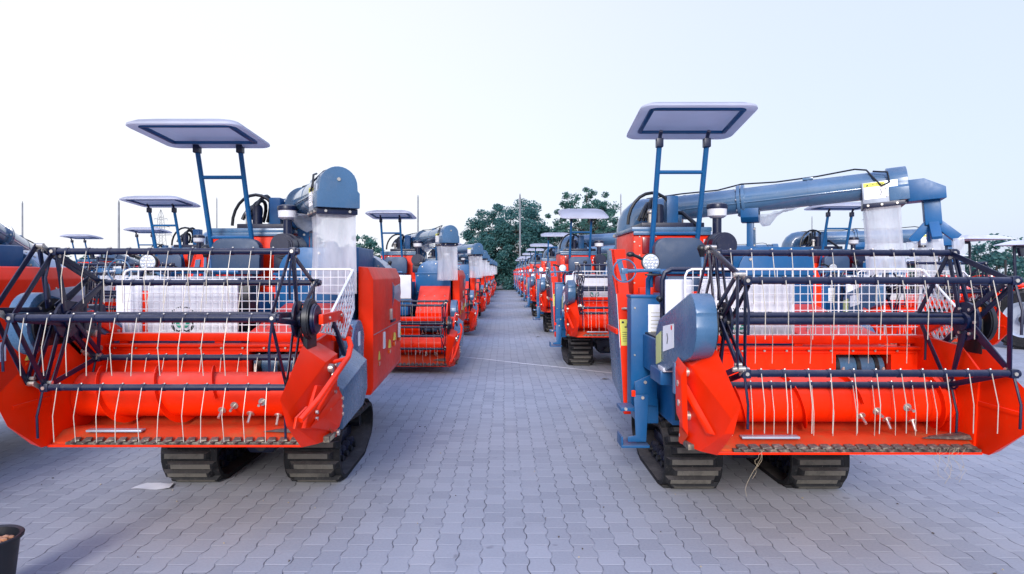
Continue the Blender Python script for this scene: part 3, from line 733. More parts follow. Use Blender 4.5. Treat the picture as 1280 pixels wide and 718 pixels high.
m = mb('black'); m.tube([(.2, -.02, .15), (.6, 0, .16), (1.0, .0, .15), (1.25, 0, .185), (1.6, 0, .16), (2.0, 0, .165), (2.35, 0, .19), (2.45, -.05, .16), (2.5, -.15, .06), (2.56, -.18, -.03), (2.63, -.18, .0), (2.62, -.17, .1), (2.5, -.12, .13)], .009, 6); m.build('cable', ua)
m = mb('film'); b2 = bmesh.new(); rows = []
for j in range(9):
    row = []
    for i in range(13):
        a = R_(-40 - 100 * i / 12); rr = .146 + .05 * (math.sin(i * 1.1 + j) * .3 + .3) * (j / 8)
        row.append(b2.verts.new((1.32 + .50 * i / 12 * (.8 + .2 * j / 8), -.15 * math.sin(j / 8 * 2.6 - 1.3) + .02 * math.sin(i * .9), -.14 - .02 * abs(math.sin(i * 1.3 + j)) - .16 * math.exp(-((i - 4) / 3) ** 2) * (1 - abs(j - 4) / 5))))
    rows.append(row)
for a, b in zip(rows, rows[1:]):
    for k in range(12): b2.faces.new((a[k], a[k + 1], b[k + 1], b[k]))
m._join(b2); m.build('dust_wrap', ua, angle=60)
m = mb('blue'); m.box(-.055, .055, -.035, .035, -.75, -.24, .008); m.prism([(-.13, -.10), (-.13, -.2), (-.08, -.25), (.08, -.25), (.13, -.2), (.13, -.10), (.10, -.10), (.07, -.17), (-.07, -.17), (-.10, -.10)], 'y', -.09, .09, .003)
m.mat('zinc').bolts([(0, -.036, z) for z in (-.32, -.5, -.62)], (0, -1, 0), .013); m.mat('grey').box(.06, .085, -.05, -.03, -.7, -.3, .003)
post = m.build('auger_rest', H, (.3, 1.5, 2.5))

# header -------------------------------------------------------------------
m = mb('red')
xa, xb = -.775, .855
back = [(-.66, 1.30), (-.62, 1.30), (-.60, .70), (-.68, .64), (-1.22, .70), (-1.22, .715)]
trough = [(-1.22, .715), (-1.13, .765), (-1.02, .765), (-.90, .74), (-.76, .78), (-.69, .88), (-.665, 1.0), (-.66, 1.30)]
# back wall in three pieces round the feeder opening, floor as one sheet
fo0, fo1, fz0, fz1 = .27, .66, .86, 1.225
def sect(x0, x1, poly): m.prism(poly, 'x', x0, x1, .0)
sect(xa, fo0, [(-.665, .98), (-.665, 1.264), (-.61, 1.264), (-.60, .66), (-.72, .66), (-.70, .87)])
sect(fo1, xb, [(-.665, .98), (-.665, 1.264), (-.61, 1.264), (-.60, .66), (-.72, .66), (-.70, .87)])
sect(fo0, fo1, [(-.665, fz1), (-.665, 1.264), (-.61, 1.264), (-.61, fz1)])
m.box(xa, xb, -.70, -.585, 1.262, 1.280, .004)
m.box(xa + .02, xb - .02, -.672, -.655, 1.232, 1.240, .002)
m.box(xa - .02, xb + .12, -.64, -.56, 1.298, 1.355, .010)
for x in (-.7, .0, .75): m.box(x, x + .06, -.62, -.58, 1.278, 1.30, .003)
for xs in (xa, xb):
    m.prism([(-1.2, .70), (-.6, .64), (-.58, 1.33), (-.75, 1.36), (-1.1, 1.33), (-1.25, 1.2)], 'x', xs - .012, xs + .012, .003)
m.mat('redworn').prism([(-1.23, .70), (-1.23, .716), (-1.13, .768), (-1.02, .768), (-.88, .745), (-.76, .785), (-.70, .88), (-.66, .88), (-.66, .66)], 'x', xa + .012, xb - .012, .0)
m.mat('red').box(xa, xb, -1.262, -1.235, .690, .704, .002)
m.mat('zinc').bolts([(-.7 + i * .155, -.668, 1.252) for i in range(10)], (0, -1, 0), .008)
HD = m.build('cutting_header', H)
def hpart(name, mm, parent=HD, angle=35): return mm.build(name, parent, angle=angle)
# knife
m = mb('knife'); m.box(-.66, .85, -1.262, -1.22, .704, .722, .003)
n = 20
for i in range(n):
    x = -.64 + 1.47 * (i + .5) / n
    m.loft([(x - .024, -1.24, .716), (x + .024, -1.24, .716), (x + .024, -1.24, .730), (x - .024, -1.24, .730)], [(x - .005, -1.295, .718), (x + .005, -1.295, .718), (x + .005, -1.295, .724), (x - .005, -1.295, .724)], .002)
    m.loft([(x - .03, -1.262, .722), (x + .034, -1.262, .728), (x + .02, -1.215, .732), (x - .03, -1.215, .735)], [(x - .024, -1.26, .730), (x + .03, -1.26, .738), (x + .018, -1.215, .746), (x - .025, -1.215, .744)], .003)
m.mat('pale').box(-.58, -.22, -1.185, -1.13, .766, .780, .003); m.mat('knife').loft([(.55, -1.16, .764), (.84, -1.2, .764), (.84, -1.08, .764), (.6, -1.1, .764)], [(.62, -1.15, .772), (.84, -1.18, .79), (.84, -1.09, .79), (.66, -1.11, .772)], .003)
hpart('cutter_bar', m)
# feed auger with flighting
m = mb('red'); ax, az, ar = -.915, .965, .15
m.cyl((xa + .015, ax, az), (xb - .015, ax, az), ar, 36)
def flight(x0, x1, turns, sg, w_=.075):
    b2 = bmesh.new(); rows = []; nn = int(abs(turns) * 28)
    for i in range(nn + 1):
        t = i / nn; a = sg * turns * 6.283 * t; x = x0 + (x1 - x0) * t
        rows.append([b2.verts.new((x + o, ax + r * math.cos(a), az + r * math.sin(a))) for r, o in ((ar - .01, 0), (ar + w_, 0), (ar + w_, .005), (ar - .01, .005))])
    for a, b in zip(rows, rows[1:]):
        for k in range(4): b2.faces.new((a[k], a[(k + 1) % 4], b[(k + 1) % 4], b[k]))
    m._join(b2)
flight(xa + .03, .22, 2.5, 1, .045); flight(xb - .03, .68, .8, -1, .045)
m.mat('zinc')
for x, a in ((.33, 200), (.42, 230), (.52, 190), (.60, 240), (.24, 215)):
    p = Vector((x, ax + ar * math.cos(R_(a)), az + ar * math.sin(R_(a)))); d = Vector((0, math.cos(R_(a)), math.sin(R_(a))))
    m.cyl(p, p + d * .07, .009, 8); m.lathe([(.025, 0), (.025, .006)], (0, 0, 0), 'z', 12) if False else m.cyl(p - d * .002, p + d * .005, .026, 14)
hpart('feed_auger', m)
# feeder conveyor seen through the opening
m = mb('grey'); m.cyl((fo0 + .005, -.50, 1.115), (fo1 - .005, -.50, 1.115), .095, 24)
m.mat('black')
for x in (fo0 + .05, fo0 + .20, fo1 - .06): m.cyl((x - .014, -.50, 1.115), (x + .014, -.50, 1.115), .107, 24)
for k in range(6): m.box(fo0 + .02, fo1 - .02, -.62 + .02 * k, -.6 + .02 * k, .9 + .01 * k, .915 + .01 * k, 0)
hpart('feeder_drum', m)
for x in (.32, .6):
    m = mb('zinc'); m.tube([(x, -.66, 1.11), (x, -.675, 1.13), (x, -.675, 1.06)], .011, 6); m.box(x - .025, x + .025, -.672, -.662, 1.045, 1.07, .002); hpart('hook', m)
# crop dividers
def divider(sgn, xin):
    m = mb('red')
    inner = [(-.98, 1.335), (-1.29, 1.335), (-1.69, 1.08), (-1.585, .90), (-1.31, .70), (-1.0, .675)]
    outer = [(-.98, 1.25), (-1.17, 1.215), (-1.61, .985), (-1.535, .885), (-1.275, .715), (-1.0, .69)]
    A = [(xin, y, z) for y, z in inner]; B = [(xin + sgn * (.145 if y > -1.05 else .145 - (-1.05 - y) * .22), y, z) for y, z in outer]
    m.loft(A, B, .005)
    m.loft([(xin + sgn * .15, -1.04, 1.14), (xin + sgn * .13, -1.12, 1.10), (xin + sgn * .06, -1.46, .86), (xin + sgn * .075, -1.38, .83)], [(xin + sgn * .172, -1.06, 1.10), (xin + sgn * .155, -1.12, 1.07), (xin + sgn * .085, -1.42, .86), (xin + sgn * .095, -1.38, .85)], .004)
    for yy, zz in ((-1.10, 1.17), (-1.13, .90)): m.mat('zinc').cyl((xin + sgn * .10, yy, zz), (xin + sgn * .146, yy, zz), .03, 16, bev=.004)
    m.mat('redworn').plate([(xin + sgn * .149, -1.0, .70), (xin + sgn * .146, -1.08, .712), (xin + sgn * .135, -1.16, .78), (xin + sgn * .149, -1.02, .80)], .003, 0)
    m.mat('red')
    m.bar((xin - sgn * .003, -1.02, 1.0), (xin - sgn * .003, -1.55, 1.0), .025, .008, up=(1, 0, 0), bev=.003)
    m.mat('zinc'); m.bolts([(xin + sgn * .139, y, z) for y, z in ((-1.03, 1.18), (-1.03, 1.0), (-1.03, .85), (-1.02, .75))], (sgn, 0, 0), .012)
    m.lathe([(.028, 0), (.026, .008), (.012, .01)], (0, 0, 0), 'x', 14) if False else m.cyl((xin + sgn * .138, -1.08, 1.12), (xin + sgn * .15, -1.08, 1.12), .026, 14)
    return m
hpart('crop_divider', divider(-1, xa)); dv = hpart('crop_divider', divider(1, xb))
# left divider: lower knife-drive flap and pale inspection plate
m = mb('red'); m.loft([(-.935, -1.02, 1.26), (-.935, -1.22, 1.22), (-.935, -1.25, .80), (-.935, -1.05, .86)], [(-.96, -1.02, 1.2), (-.96, -1.18, 1.15), (-.955, -1.2, .84), (-.955, -1.05, .9)], .006)
m.mat('grey').box(-.965, -.955, -1.05, -1.0, 1.02, 1.22, .004); m.mat('zinc').bolts([(-.957, -1.12, .98), (-.957, -1.1, 1.1)], (-1, 0, 0), .022, .006); m.mat('knife').box(-.92, -.86, -1.2, -1.08, .70, .735, .006)
hpart('divider_flap', m)
# right side: knife drive casing, red tube and chain case
m = mb('red')
kc = [(-1.30, 1.09), (-.95, 1.02), (-.93, .80), (-1.05, .735), (-1.47, .86)]
m.loft([(.90, y, z) for y, z in kc], [(1.0 - (-.95 - y) * .13 if y < -1.1 else 1.005, y, z) for y, z in kc], .006)
m.loft([(.955, -1.46, .862), (1.0, -.955, 1.015), (1.0, -.935, .805), (1.0, -1.05, .74)], [(.985, -1.25, .88), (1.03, -.97, .96), (1.03, -.955, .83), (1.03, -1.05, .77)], .004)
m.mat('zinc').bolts([(1.028, -.975, z) for z in (.945, .89, .84)] + [(.96, -1.34, z) for z in (.93, .89)], (1, 0, 0), .013)
hpart('knife_drive_case', m)
m = mb('knife'); m.box(.95, 1.003, -1.2, -.98, .70, .742, .008); m.mat('zinc').cyl((.99, -1.0, .72), (1.016, -1.0, .72), .022, 12); m.mat('straw').box(.97, 1.006, -1.18, -1.08, .704, .736, .008)
hpart('knife_crank', m)
m = mb('red'); m.tube([(.93, -1.56, .93), (.99, -1.40, 1.02), (1.05, -1.10, 1.17), (1.065, -.95, 1.225), (1.065, -.88, 1.29), (1.04, -.85, 1.345)], .019, 10); m.plate([(.905, -1.60, .89), (.93, -1.47, .94), (.935, -1.45, .99), (.91, -1.58, .95)], .014); m.tube([(.98, -1.05, 1.20), (1.06, -.97, 1.215)], .014, 8)
hpart('divider_tube', m)
m = mb('grey')
m.loft([(1.03, -.955, 1.00), (1.03, -.955, .73), (1.04, -.36, .78), (1.04, -.22, .88), (1.04, -.24, 1.11)], [(.90, -.97, 1.09), (.90, -.97, .71), (.90, -.34, .74), (.90, -.18, .86), (.90, -.22, 1.22)], .006)
hpart('chain_case', m)
# drive cover at the left end of the reel
m = mb('grey')
pr = [(-.48, 1.46), (-.40, 1.38), (-.36, 1.25), (-.39, 1.10), (-.46, 1.05)] + arc(-1.20, 1.47, .20, 250, 180, 6) + [(-1.385, 1.55)] + arc(-1.24, 1.52, .155, 165, 95, 6)
pr = [(-p[0] * -1, p[1]) for p in pr]
m.loft([(-.93, y, z) for y, z in pr], [(-.80, y, z) for y, z in pr], .014)
gc = hpart('reel_drive_cover', m)
m = mb('paper'); m.plate([(-.932, -.62, 1.42), (-.932, -.90, 1.46), (-.932, -.90, 1.30), (-.932, -.62, 1.24)], .002, 0); m.mat('red').cyl((-.9325, -.85, 1.43), (-.934, -.85, 1.43), .018, 12); m.mat('ink').tube([(-.9335, -.74, 1.38), (-.9335, -.76, 1.35), (-.9335, -.74, 1.31)], .004, 4); m.build('sticker', gc)
m = mb('paleyellow'); m.plate([(-.932, -.41, 1.33), (-.932, -.56, 1.38), (-.932, -.56, 1.16), (-.932, -.41, 1.12)], .002, 0); m.build('sticker', gc)
m = mb('black'); m.cyl((-.80, -1.2, 1.47), (-.785, -1.2, 1.47), .165, 30); m.mat('orange').box(-.79, -.775, -1.1, -1.0, 1.44, 1.52, .004); m.mat('navy').cyl((-.80, -1.2, 1.47), (-.765, -1.2, 1.47), .09, 24, bev=.008); m.build('pulley', gc); m = mb('navy'); m.cyl((-.80, -.75, 1.25), (-.77, -.75, 1.25), .10, 24, bev=.008); m.build('pulley', gc)
for k in range(6):
    m = mb('zinc'); yy = -1.02 + .07 * k; zz = 1.50 - .06 * k + .05 * (k % 2); m.cyl((-.795, yy, zz), (-.745 - .01 * (k % 3), yy, zz), .02 + .006 * (k % 2), 12, bev=.004); m.build('chain_roller', gc)
m = mb('navy'); m.prism([(-1.1, 1.62), (-.95, 1.60), (-.6, 1.3), (-.62, 1.12), (-.78, 1.15), (-1.05, 1.38)], 'x', -.798, -.786, .003); m.build('backing_plate', gc)
m = mb('blue'); m.box(-.95, -.86, -.62, -.30, 1.0, 1.1, .008); m.mat('white').box(-.94, -.87, -.66, -.5, 1.1, 1.13, .004); hpart('bracket', m)

# reel
HUB = Vector((0, -1.2, 1.5)); RR = .445
def phase_vec(i, ph): a = R_(ph + 72 * i); return Vector((0, RR * math.cos(a), RR * math.sin(a)))
m = mb('navy'); m.cyl((-.74, 0, 0), (.84, 0, 0), .0235, 16); m.cyl((-.80, 0, 0), (-.74, 0, 0), .05, 16); m.cyl((.84, 0, 0), (.92, 0, 0), .04, 16)
m.cyl((-.66, 0, .035), (.82, 0, .035), .012, 10)
REEL = m.build('reel', H, HUB)
def spider(x, hub=True, strap=True, inset=0.0):
    m = mb('navy')
    if hub:
        m.cyl((x - .008, 0, 0), (x + .008, 0, 0), .12, 20); m.cyl((x - .03, 0, 0), (x + .03, 0, 0), .055, 18)
    for i in range(5):
        v = phase_vec(i, 0); d = v.normalized(); s = Vector((0, -d.z, d.y))
        for o in (-1, 1):
            m.bar(Vector((x + .012 * o, 0, 0)) + d * .05 + s * .028 * o, Vector((x + .012 * o, 0, 0)) + d * (RR - .02) + s * .012 * o, .032, .008, up=(1, 0, 0), bev=.002)
        if strap:
            w = phase_vec(i + 1, 0)
            m.bar(Vector((x - .014, 0, 0)) + v, Vector((x - .014, 0, 0)) + w, .034, .007, up=(1, 0, 0), bev=.002)
    m.mat('zinc')
    for i in range(5):
        v = phase_vec(i, 0); m.cyl(Vector((x - .03, 0, 0)) + v, Vector((x + .03, 0, 0)) + v, .014, 10); m.cyl(Vector((x - .02, 0, 0)) + v * .93, Vector((x + .02, 0, 0)) + v * .93, .012, 8)
    for k in range(6): m.bolts([(x - .008, .085 * math.cos(k * 1.047), .085 * math.sin(k * 1.047))], (-1, 0, 0), .01, .01)
    return m
SPI = [spider(-.69).build('reel_spider', REEL), spider(.80).build('reel_spider', REEL), spider(-.755, hub=False).build('reel_spider', REEL)]
SPI[2].location = (0, -.06, .035)
def tine_bar():
    m = mb('navy'); m.cyl((-.73, 0, 0), (.84, 0, 0), .0205, 14)
    m.box(-.725, -.675, -.026, .026, -.026, .026, .008); m.box(.78, .825, -.026, .026, -.026, .026, .008); m.mat('zinc').cyl((-.70, -.033, .0), (-.70, .033, .0), .011, 8); m.cyl((.802, -.033, .0), (.802, .033, .0), .011, 8); m.cyl((-.79, -.05, .03), (-.73, -.05, .03), .014, 8); m.bar((-.735, 0, 0), (-.735, -.06, .035), .03, .008)
    n = 11
    for i in range(n):
        x = -.66 + 1.42 * (i + .35) / n + random.uniform(-.006, .006)
        m.mat('navy').cyl((x - .012, 0, 0), (x + .012, 0, 0), .0235, 12); m.mat('zinc').ball((x + .006, -.002, .0235), .0065, seg=8)
        m.mat('tine'); j = random.uniform(-.006, .006); k = random.uniform(-.008, .008)
        m.tube([(x, -.01, .018), (x, -.022, .0), (x + j, -.062, -.165), (x + j + k, -.055 + k, -.325)], .0026, 6)
    m.mat('navy'); m.tube([(.80, -.01, .0), (.80, -.065, -.165), (.80, -.058, -.30)], .0075, 6); m.tube([(-.71, -.01, .0), (-.71, -.065, -.165), (-.71, -.058, -.30)], .0075, 6)
    return m
BARS = []
random.seed(21)
me = tine_bar().mesh('tine_bar')
for i in range(5):
    o = bpy.data.objects.new('tine_bar', me); COL.objects.link(o); o.parent = REEL; BARS.append(o)
m = mb('black'); m.cyl((.86, 0, 0), (.90, 0, 0), .135, 28, bev=.008); m.mat('navy').cyl((.895, 0, 0), (.93, 0, 0), .10, 24, bev=.01); m.mat('orange').box(.842, .86, -.05, .0, .0, .09, .006); m.mat('black').box(.85, .88, -.06, .15, -.2, .02, .01)
RD = m.build('reel_drive_wheel', REEL)
def reel_arm(x, mat):
    m = mb(mat); m.bar((x, -.45, 1.34), (x, -.80, 1.50), .075, .03, up=(1, 0, 0), bev=.006); m.bar((x, -.80, 1.50), (x, -1.24, 1.50), .065, .03, up=(1, 0, 0), bev=.006); m.mat('navy').bar((x, -.62, 1.2), (x, -.95, 1.45), .035, .03, up=(1, 0, 0))
    m.mat('zinc').bolts([(x + .015, y, z) for y, z in ((-.5, 1.36), (-.8, 1.5), (-1.1, 1.5))], (1, 0, 0), .012)
    return m.build('reel_arm', H)
RA = [reel_arm(.96, 'red'), reel_arm(-.80, 'red')]
# feeder house
m = mb('red')
m.loft([(.15, -.36, .745), (.75, -.36, .745), (.75, -.36, 1.338), (.15, -.36, 1.338)], [(.12, .58, .92), (.72, .58, .92), (.72, .58, 1.52), (.12, .58, 1.52)], .008)
m.box(.16, .25, -.598, -.362, .72, 1.262, .004); m.box(.67, .76, -.598, -.362, .72, 1.262, .004); m.box(.252, .668, -.598, -.362, 1.232, 1.262, .004)
m.mat('grey').prism(arc(.10, 1.18, .22, 20, 160, 8) + [(-.1, .98), (.28, .98)], 'x', .78, .90, .01)
m.mat('paper').box(.901, .903, .06, .14, 1.18, 1.30, 0)
FH = m.build('feeder_house', H)
m = mb('zinc'); m.bolts([(x, -.3, 1.37) for x in (.25, .45, .65)] + [(x, .2, 1.45) for x in (.25, .45, .65)], (0, -.1, 1), .014); m.build('feeder_bolts', FH)

HEADPARTS = ['cutting_header', 'reel', 'reel_arm', 'feeder_house', 'reel_arm.001']

# ---------------------------------------------------------------- set a machine up
FEEDPIV = Vector((0, .5, 1.3))
def setup(parts, root, loc, rz, phase, yaw, elev, rest_t, lower=0.0, spout_on=True, canopy=None):
    root.location = loc; root.rotation_euler.z = rz
    for i, b in enumerate(BARS): parts[b.name].location = phase_vec(i, phase)
    for s in SPI: parts[s.name].rotation_euler.x = R_(phase)
    ua_ = parts['unloading_auger']; ua_.rotation_euler = (0, R_(-elev), R_(yaw))
    e = Matrix.Rotation(R_(yaw), 4, 'Z') @ Matrix.Rotation(R_(-elev), 4, 'Y')
    q = PIV + (e @ Vector((rest_t, 0, 0)))
    parts['auger_rest'].location = q; parts['auger_rest'].rotation_euler.z = R_(yaw + 90)
    if canopy:
        (dx, dy, dz, sx), (rx, ry, rz_, tilt) = canopy
        c = parts['canopy_frame']; c.location = (dx, dy, dz); c.scale = (sx, 1, 1)
        pv = Vector((-.38, .76, 3.14))
        for k in ('canopy_roof', 'roof_frame'):
            parts[k].matrix_local = Matrix.Translation(Vector((rx, ry, rz_)) + pv) @ Matrix.Rotation(R_(tilt), 4, 'X') @ Matrix.Translation(-pv)
    if lower:
        T = Matrix.Translation(FEEDPIV) @ Matrix.Rotation(R_(lower), 4, 'X') @ Matrix.Translation(-FEEDPIV)
        for n in HEADPARTS:
            o = parts[n]; l0 = Matrix.Translation(o.location); o.matrix_local = T @ l0

# every machine: (x, d0, rz, phase, yaw, elev, rest_t, lower, canopy, label, group, joined)
GL = 'combine harvesters parked in the left row of the aisle'
GR = 'combine harvesters parked in the right row of the aisle'
GO = 'combine harvesters in the outer rows behind'
specs = []
specs.append(dict(x=-2.13, d=5.33, ph=31, yaw=-62, el=0.5, rt=1.26, can=((-.12, -.05, -.03, .93), (-.03, -.46, -.09, 5)), label='nearest orange-red combine harvester left of the aisle, its auger pointing at the viewer', g=GL, spout=False))
specs.append(dict(x=2.06, d=5.16, ph=1, yaw=-26, el=4.2, rt=1.33, can=((0, 0, 0, 1.0), (.01, -.06, .06, -1)), label='nearest orange-red combine harvester right of the aisle, its long auger swung to the right', g=GR, spout=True))
names = ['second', 'third', 'fourth', 'fifth', 'sixth', 'seventh', 'eighth', 'ninth']
random.seed(3)
for i in range(8):
    d = 12.35 + 6.9 * i
    specs.append(dict(x=-1.78 + random.uniform(-.06, .06), d=d, ph=random.uniform(0, 72), yaw=-60 + random.uniform(-5, 5), el=random.uniform(0, 2), rt=1.2, lower=20 if i == 0 else random.choice([15, 18, 20]), can=((-.12, -.05, -.12 - .06 * (i % 2), .9), (0, -.2, -.05, 4)), spout=False, g=GL,
                      label='%s combine harvester back from the viewer in the row left of the aisle' % names[i], join=i >= 4))
    specs.append(dict(x=1.98 + random.uniform(-.05, .05), d=d - .1, ph=random.uniform(0, 72), yaw=-14 + random.uniform(-6, 4), el=random.uniform(0, 3), rt=1.3, lower=0, can=((0, .1, -.10 - .03 * (i % 3), .95), (0, 0, -.02, 24 if i == 0 else 15)), spout=True, g=GR,
                      label='%s combine harvester back from the viewer in the row right of the aisle' % names[i], join=i >= 4))
specs.append(dict(x=-5.36, d=4.35, ph=10, yaw=110, el=-11, rt=1.2, can=((0, 0, 0, 1), (0, 0, 0, 0)), spout=False, g=GO, label='combine harvester cut off by the left edge, red side cover facing the aisle'))
specs.append(dict(x=-5.40, d=10.3, ph=40, yaw=100, el=-8, rt=1.2, can=((0, -.1, -.12, 1), (0, -.2, -.02, 4)), spout=False, g=GO, label='combine harvester behind the nearest left one, its white canopy beside the lattice pylon'))
specs.append(dict(x=-9.6, d=17.2, ph=5, yaw=100, el=-8, rt=1.2, can=((0, 0, -.15, 1), (0, 0, 0, 4)), spout=False, g=GO, label='distant combine harvester whose low canopy peeks out just below the larger canopy at left', join=True))
specs.append(dict(x=-13.6, d=20.4, ph=5, yaw=100, el=-8, rt=1.2, can=((0, 0, -.15, 1), (0, 0, 0, 4)), spout=False, g=GO, label='farthest left combine harvester whose canopy shows above the top reel bar', join=True))
specs.append(dict(x=-5.5, d=17.4, ph=55, yaw=-60, el=0, rt=1.2, can=((0, 0, -.2, 1), (0, 0, 0, 6)), spout=False, g=GO, label='combine harvester mostly hidden behind the seat of the nearest left harvester', join=True))
specs.append(dict(x=6.55, d=11.0, ph=20, yaw=-12, el=1, rt=1.3, can=((0, 0, -.12, 1), (0, 0, 0, 8)), spout=True, g=GO, label='combine harvester behind the nearest right one, its canopy under the long raised auger'))
specs.append(dict(x=6.4, d=18.2, ph=50, yaw=-14, el=1, rt=1.3, can=((0, 0, -.2, .9), (0, 0, 0, 8)), spout=True, g=GO, label='combine harvester far behind the nearest right one, seen through its white wire guard', join=True))

kidmap = {}
for c in bpy.data.objects:
    if c.parent: kidmap.setdefault(c.parent.name, []).append(c)
def join_machine(parts, root):
    bpy.context.view_layer.update()
    bm = bmesh.new(); mats = []
    inv = root.matrix_world.inverted()
    for o in parts.values():
        if o.type != 'MESH' or o.hide_render: continue
        me = o.data.copy(); me.transform(inv @ o.matrix_world)
        idx = []
        for mt in me.materials:
            if mt not in mats: mats.append(mt)
            idx.append(mats.index(mt))
        for p in me.polygons: p.material_index = idx[p.material_index]
        bm.from_mesh(me); bpy.data.meshes.remove(me)
    me = bpy.data.meshes.new('combine_harvester'); bm.to_mesh(me); bm.free()
    for mt in mats: me.materials.append(mt)
    me.set_sharp_from_angle(angle=R_(35))
    n = bpy.data.objects.new('combine_harvester', me); COL.objects.link(n)
    n.matrix_world = root.matrix_world
    for o in list(parts.values()): bpy.data.objects.remove(o)
    return n
todo = []
for i, s in enumerate(specs):
    parts = copy_tree(H, None, kidmap); root = parts[H.name]
    setup(parts, root, (s['x'], s['d'], 0), s.get('rz', R_(random.uniform(-1.6, 1.6)) if i > 1 else 0), s['ph'], s['yaw'], s['el'], s['rt'], s.get('lower', 0), s['spout'], s['can'])
    if not s['spout']:
        k = 'grain_spout'; bpy.data.objects.remove(parts.pop(k))
    if s.get('lower') and s['g'] == GL:
        for k in ('side_mesh', 'wire_guard'): bpy.data.objects.remove(parts.pop(k))
    if s.get('join'): root = join_machine(parts, root)
    else:
        if s['d'] > 15:
            for k in list(parts):
                if k.split('.')[0] in ('feeder_bolts', 'housing_bolts', 'louvre', 'hook', 'sticker', 'white_label', 'cable', 'dust_wrap'): bpy.data.objects.remove(parts.pop(k))
    tag(root, s['label'], 'combine harvester', s['g'])
# remove the prototype
allk = []
def coll(o):
    for c in kidmap.get(o.name, []): coll(c)
    allk.append(o)
coll(H)
for o in allk: bpy.data.objects.remove(o)

# ---------------------------------------------------------------- small things on the pavement
def at(px, py, z=0.0):
    d = 800 * (1.8 - z) / (py - 341); return Vector(((px - 630) * d / 800, d, z))
m = mb('paper'); b2 = bmesh.new(); g = []
a = at(163, 612); b = at(212, 613); c = at(217, 606); d_ = at(184, 604)
for i in range(7):
    row = []
    for j in range(5):
        p = a.lerp(b, i / 6).lerp(d_.lerp(c, i / 6), j / 4); row.append(b2.verts.new((p.x, p.y, .006 + .012 * max(0, (i - 3.5) / 2.5) ** 2 + .004 * math.sin(i * 1.3 + j))))
    g.append(row)
for i in range(6):
    for j in range(4): b2.faces.new((g[i][j], g[i + 1][j], g[i + 1][j + 1], g[i][j + 1]))
m._join(b2); tag(m.build('paper_sheet'), 'white sheet of paper lying on the pavers in front of the left track', 'paper')

bk = empty('bucket', (-2.835, 3.50, 0)); tag(bk, 'black plastic bucket of rubble at the lower left corner', 'bucket')
m = mb('black'); m.lathe([(.115, .0), (.12, .004), (.155, .335), (.172, .338), (.174, .352), (.168, .358), (.150, .352), (.118, .02), (.01, .015)], (0, 0, 0)); m.build('shell', bk)
m = mb('soil'); m.lathe([(.128, .20), (.143, .29), (.12, .305), (.06, .315), (.005, .31)], (0, 0, 0))
m.mat('clay')
rnd = random.Random(2)
for k in range(16): m.ball((rnd.uniform(-.08, .08), rnd.uniform(-.08, .08), .318), rnd.uniform(.018, .036), (1, rnd.uniform(.6, 1), rnd.uniform(.5, .9)), 7)
m.build('rubble', bk, angle=20)

def strip(p, q, w, name, mat, z=.004):
    m = mb(mat); d = (q - p).normalized(); s = Vector((-d.y, d.x, 0)) * w / 2; b2 = bmesh.new()
    n = 30; rows = []
    for i in range(n + 1):
        c = p.lerp(q, i / n) + s * .5 * math.sin(i * .7); rows.append([b2.verts.new((c.x - s.x, c.y - s.y, z)), b2.verts.new((c.x + s.x, c.y + s.y, z))])
    for a, b in zip(rows, rows[1:]): b2.faces.new((a[0], a[1], b[1], b[0]))
    m._join(b2); return m.build(name)
p, q = at(570, 445.5), at(760, 466); d = (q - p)
o = strip(p - d * .35, q + d * .25, .055, 'pavement_line', 'paper'); o['kind'] = 'structure'
m = mb('straw'); rnd = random.Random(9)
for k in range(3):
    x = 2.06 - .50 + rnd.uniform(-.05, .05); y = 5.16 - 1.30; z = .73
    pts = [Vector((x, y, z))]
    for i in range(7): pts.append(pts[-1] + Vector((rnd.uniform(-.02, .02) - .006, rnd.uniform(-.015, .015), -rnd.uniform(.02, .05) * (1 if k < 2 else .4))))
    m.tube(pts, .0009, 4)
tag(m.build('straw_wisp'), 'dry straw strands hanging from the knife of the right front harvester', 'straw')
m = mb('straw')
for k in range(8):
    x = 2.06 + .62 + rnd.uniform(-.12, .12); y = 5.16 - 1.32; z = .75; pts = [Vector((x, y, z))]
    for i in range(6): pts.append(pts[-1] + Vector((rnd.uniform(-.04, .04), rnd.uniform(-.015, .01), -rnd.uniform(.0, .055))))
    m.tube(pts, .0009, 4)
tag(m.build('straw_wisp'), 'tangle of dry straw under the right end of the right knife', 'straw')
for px, py, s, lab in ((673, 422, .05, 'dark dry leaf lying alone in the aisle before the second right harvester'), (662, 416, .03, 'tiny dark leaf lying behind a larger one in the aisle'), (757, 475, .05, 'brown leaf on the pavers beside the right side panel')):
    p = at(px, py); m = mb('bark'); m.plate([p + Vector((x * s, y * s, .012 + zz * s)) for x, y, zz in ((-1.4, 0, 0), (-.3, .8, .3), (1.3, .3, 0), (.5, -.7, .2))], .004, 0); tag(m.build('dry_leaf'), lab, 'leaf')

m = mb('bark'); rnd = random.Random(17)
for k in range(170):
    y = 2.6 + 12 * rnd.random() ** 1.6; x = rnd.uniform(-.85, .85) * y; sz = rnd.uniform(.004, .013)
    if rnd.random() < .3: m.mat('straw')
    elif rnd.random() < .5: m.mat('bark')
    a = rnd.uniform(0, 6.283); u = Vector((math.cos(a), math.sin(a), 0)) * sz; v = Vector((-math.sin(a), math.cos(a), 0)) * sz * .5; p = Vector((x, y, .005))
    m.loft([p - u, p - v, p + u, p + v], [p - u * .8 + Vector((0, 0, .004)), p - v * .8 + Vector((0, 0, .006)), p + u * .8 + Vector((0, 0, .004)), p + v * .8 + Vector((0, 0, .007))], 0)
lit = m.build('leaf_litter'); lit['kind'] = 'stuff'
